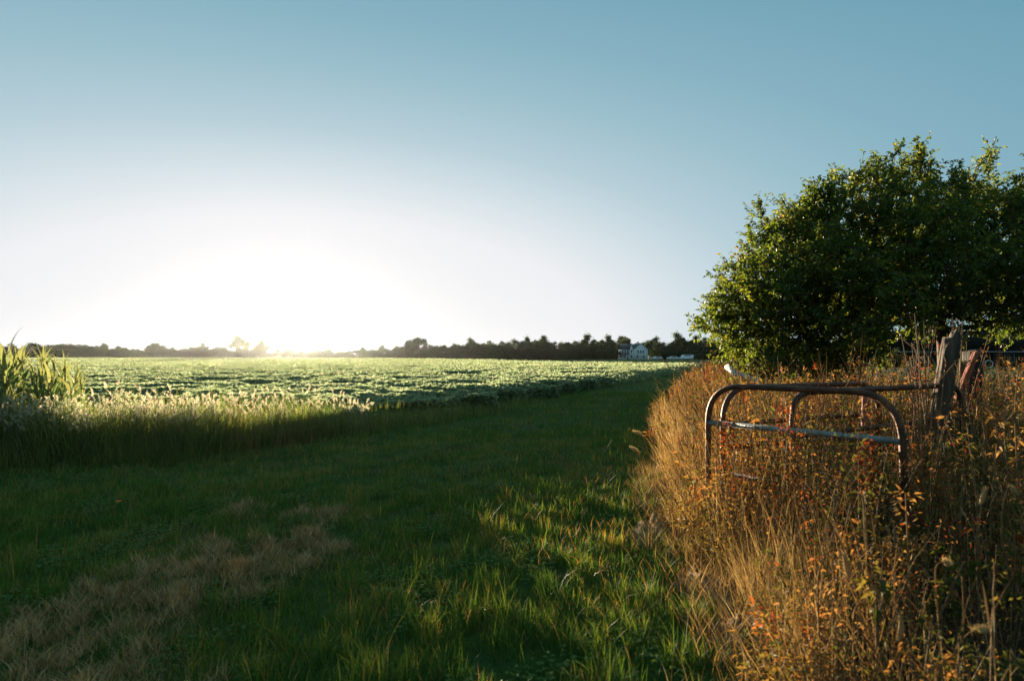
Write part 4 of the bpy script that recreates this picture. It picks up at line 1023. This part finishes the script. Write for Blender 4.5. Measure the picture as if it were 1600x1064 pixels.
stalk([(1530, 860), (1532, 800), (1540, 765), (1532, 790)], 3.6, 'dry stalk with nodding pale tassel at the right edge', 'fox')
stalk([(1565, 860), (1566, 800), (1576, 762), (1590, 775)], 3.7, 'dry stalk with pale tassel nodding outward at the right edge', 'fox')
stalk([(1250, 800), (1238, 740), (1222, 640)], 5.0, 'red leaved vine stem growing up inside the pipe panels', 'red', 0.006)
stalk([(1352, 790), (1355, 730), (1358, 690)], 4.55, 'red leaved stem hanging around the grey middle rail', 'red', 0.006)
stalk([(1140, 720), (1138, 690), (1136, 655)], 5.7, 'red leaved stem at the left legs of the pipe panels', 'red', 0.005)
stalk([(1060, 900), (1030, 780), (1008, 690), (990, 675)], 5.6, 'long dry grass stem leaning out over the lane', 'fox', 0.004)
stalk([(1050, 880), (1020, 770), (1000, 712), (985, 700)], 5.8, 'second dry grass stem leaning out over the lane below the longer one', 'fox', 0.004)
stalk([(1165, 1030), (1210, 985), (1262, 935)], 3.2, 'straight dry straw leaning right from the splayed tuft', None, 0.004)
stalk([(1540, 680), (1528, 650), (1531, 632), (1545, 640), (1557, 654), (1566, 654), (1570, 640)], 5.2, 'pale curled dry tendril right of the thick split post', None, 0.013, 'dry_tendril')
stalk([(1590, 740), (1586, 640), (1592, 575)], 4.2, 'yellow green leafy plant standing at the right edge', 'leafy', 0.007)

# small orange bloom and pale blooms on the lane
ob = P(185, 806, 6.7); ob[2] = gz(ob[0], ob[1]) + 0.12
r = empty('orange_flower', (ob[0], ob[1], float(gz(ob[0], ob[1]))))
mb = MB(); tubes(mb, np.array([[0, 0, 0], [0.005, 0, 0.06], [0, 0, 0.12]]), np.array([0.002, 0.002, 0.002]), 4); mb.build('stem', M['grass'], r)
mb = MB(); n = 9; a = np.arange(n) * 2 * math.pi / n
leaves(mb, np.tile([[0, 0, 0.12]], (n, 1)), np.stack([np.cos(a), np.sin(a), 0 * a + 0.6], 1), np.tile([[0, 0, 1.]], (n, 1)), 0.035, 0.022, rng.random(n)); mb.build('petals', M['orange'], r)
tag(r, 'single small orange flower in the green grass at left', 'flower')

# ------------------------------------------------------------------ air
def make_haze():
    mb = MB(); box(mb, (0, 0, 8.0), (3000, 3000, 19.0))
    m, nt, out = new_mat('haze')
    v = nt.nodes.new('ShaderNodeVolumePrincipled')
    v.inputs['Color'].default_value = (0.86, 0.93, 1.0, 1); v.inputs['Density'].default_value = HAZE_D; v.inputs['Anisotropy'].default_value = 0.86
    nt.links.new(v.outputs[0], out.inputs['Volume'])
    tag(mb.build('haze', m), 'thin warm evening haze lying over the field', 'haze', kind='stuff')
HAZE_D = 0.000016
make_haze()

# ------------------------------------------------------------------ light, sky, camera
EXPO = 2.25
w = bpy.data.worlds.new('World'); sc.world = w; w.use_nodes = True
nt = w.node_tree; nt.nodes.clear()
out = nt.nodes.new('ShaderNodeOutputWorld'); bg = nt.nodes.new('ShaderNodeBackground')
sky = nt.nodes.new('ShaderNodeTexSky'); sky.sky_type = 'NISHITA'; sky.sun_disc = False
sky.sun_elevation = SUN_EL; sky.sun_rotation = SUN_AZ
sky.air_density = 1.0; sky.dust_density = 1.0; sky.ozone_density = 3.0
def math_n(op, a, b=None, c=None):
    n = nt.nodes.new('ShaderNodeMath'); n.operation = op
    for i, v in enumerate((a, b, c)):
        if v is None: continue
        if isinstance(v, (int, float)): n.inputs[i].default_value = v
        else: nt.links.new(v, n.inputs[i])
    return n.outputs[0]
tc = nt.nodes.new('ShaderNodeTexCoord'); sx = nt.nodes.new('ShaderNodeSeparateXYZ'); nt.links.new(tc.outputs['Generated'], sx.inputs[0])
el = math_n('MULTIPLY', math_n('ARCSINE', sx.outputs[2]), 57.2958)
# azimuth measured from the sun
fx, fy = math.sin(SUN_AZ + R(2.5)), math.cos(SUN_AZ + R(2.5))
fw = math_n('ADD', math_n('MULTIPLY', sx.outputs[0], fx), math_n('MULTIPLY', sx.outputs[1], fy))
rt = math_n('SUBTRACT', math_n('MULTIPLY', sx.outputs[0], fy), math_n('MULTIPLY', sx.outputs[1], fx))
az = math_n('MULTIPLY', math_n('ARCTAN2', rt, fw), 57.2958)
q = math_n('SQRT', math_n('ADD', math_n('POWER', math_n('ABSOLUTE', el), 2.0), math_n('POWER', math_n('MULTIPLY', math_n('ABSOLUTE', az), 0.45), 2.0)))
rp = ramp(nt, [(0.0, (0.88, 0.88, 0.89)), (8 / 120, (0.86, 0.865, 0.88)), (11.8 / 120, (0.835, 0.845, 0.87)), (15.0 / 120, (0.665, 0.748, 0.79)), (19 / 120, (0.46, 0.605, 0.675)), (22.8 / 120, (0.34, 0.52, 0.60)), (27.5 / 120, (0.24, 0.435, 0.53)), (35 / 120, (0.15, 0.345, 0.45)), (60 / 120, (0.20, 0.40, 0.50)), (1.0, (0.24, 0.42, 0.50))], math_n('DIVIDE', q, 120.0))  # last two stops lie out of view, raised to brighten shaded ground
hs = nt.nodes.new('ShaderNodeHueSaturation'); hs.inputs['Saturation'].default_value = 0.35; nt.links.new(sky.outputs[0], hs.inputs['Color'])
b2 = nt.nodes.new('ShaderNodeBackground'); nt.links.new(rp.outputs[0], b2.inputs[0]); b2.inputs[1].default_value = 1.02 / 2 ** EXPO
nt.links.new(hs.outputs[0], bg.inputs[0]); bg.inputs[1].default_value = 0.0006
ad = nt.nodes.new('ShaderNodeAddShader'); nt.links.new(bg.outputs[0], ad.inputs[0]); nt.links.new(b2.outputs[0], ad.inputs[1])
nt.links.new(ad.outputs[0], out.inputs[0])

sl = bpy.data.lights.new('sun', 'SUN'); sl.energy = 5.0; sl.angle = R(0.5); sl.color = (1.0, 0.80, 0.55)
so = bpy.data.objects.new('sun', sl); COL.objects.link(so)
so.rotation_euler = Vector((-SUN[0], -SUN[1], -SUN[2])).to_track_quat('-Z', 'Y').to_euler()

cd = bpy.data.cameras.new('camera'); cd.sensor_width = 36; cd.lens = 36 * F / 1600; cd.clip_start = 0.05; cd.clip_end = 8000
cd.dof.use_dof = True; cd.dof.focus_distance = 18.0; cd.dof.aperture_fstop = 2.8
co = bpy.data.objects.new('camera', cd); COL.objects.link(co)
co.location = (0, 0, CAMZ); co.rotation_euler = (math.pi / 2 + PITCH, 0, 0)
sc.camera = co
sc.view_settings.view_transform = 'Standard'; sc.view_settings.look = 'None'; sc.view_settings.exposure = EXPO; sc.view_settings.gamma = 1
c = sc.cycles
c.use_denoising = True
c.max_bounces = 6; c.diffuse_bounces = 3; c.glossy_bounces = 2; c.transmission_bounces = 4; c.transparent_max_bounces = 4; c.volume_bounces = 0
c.use_adaptive_sampling = False
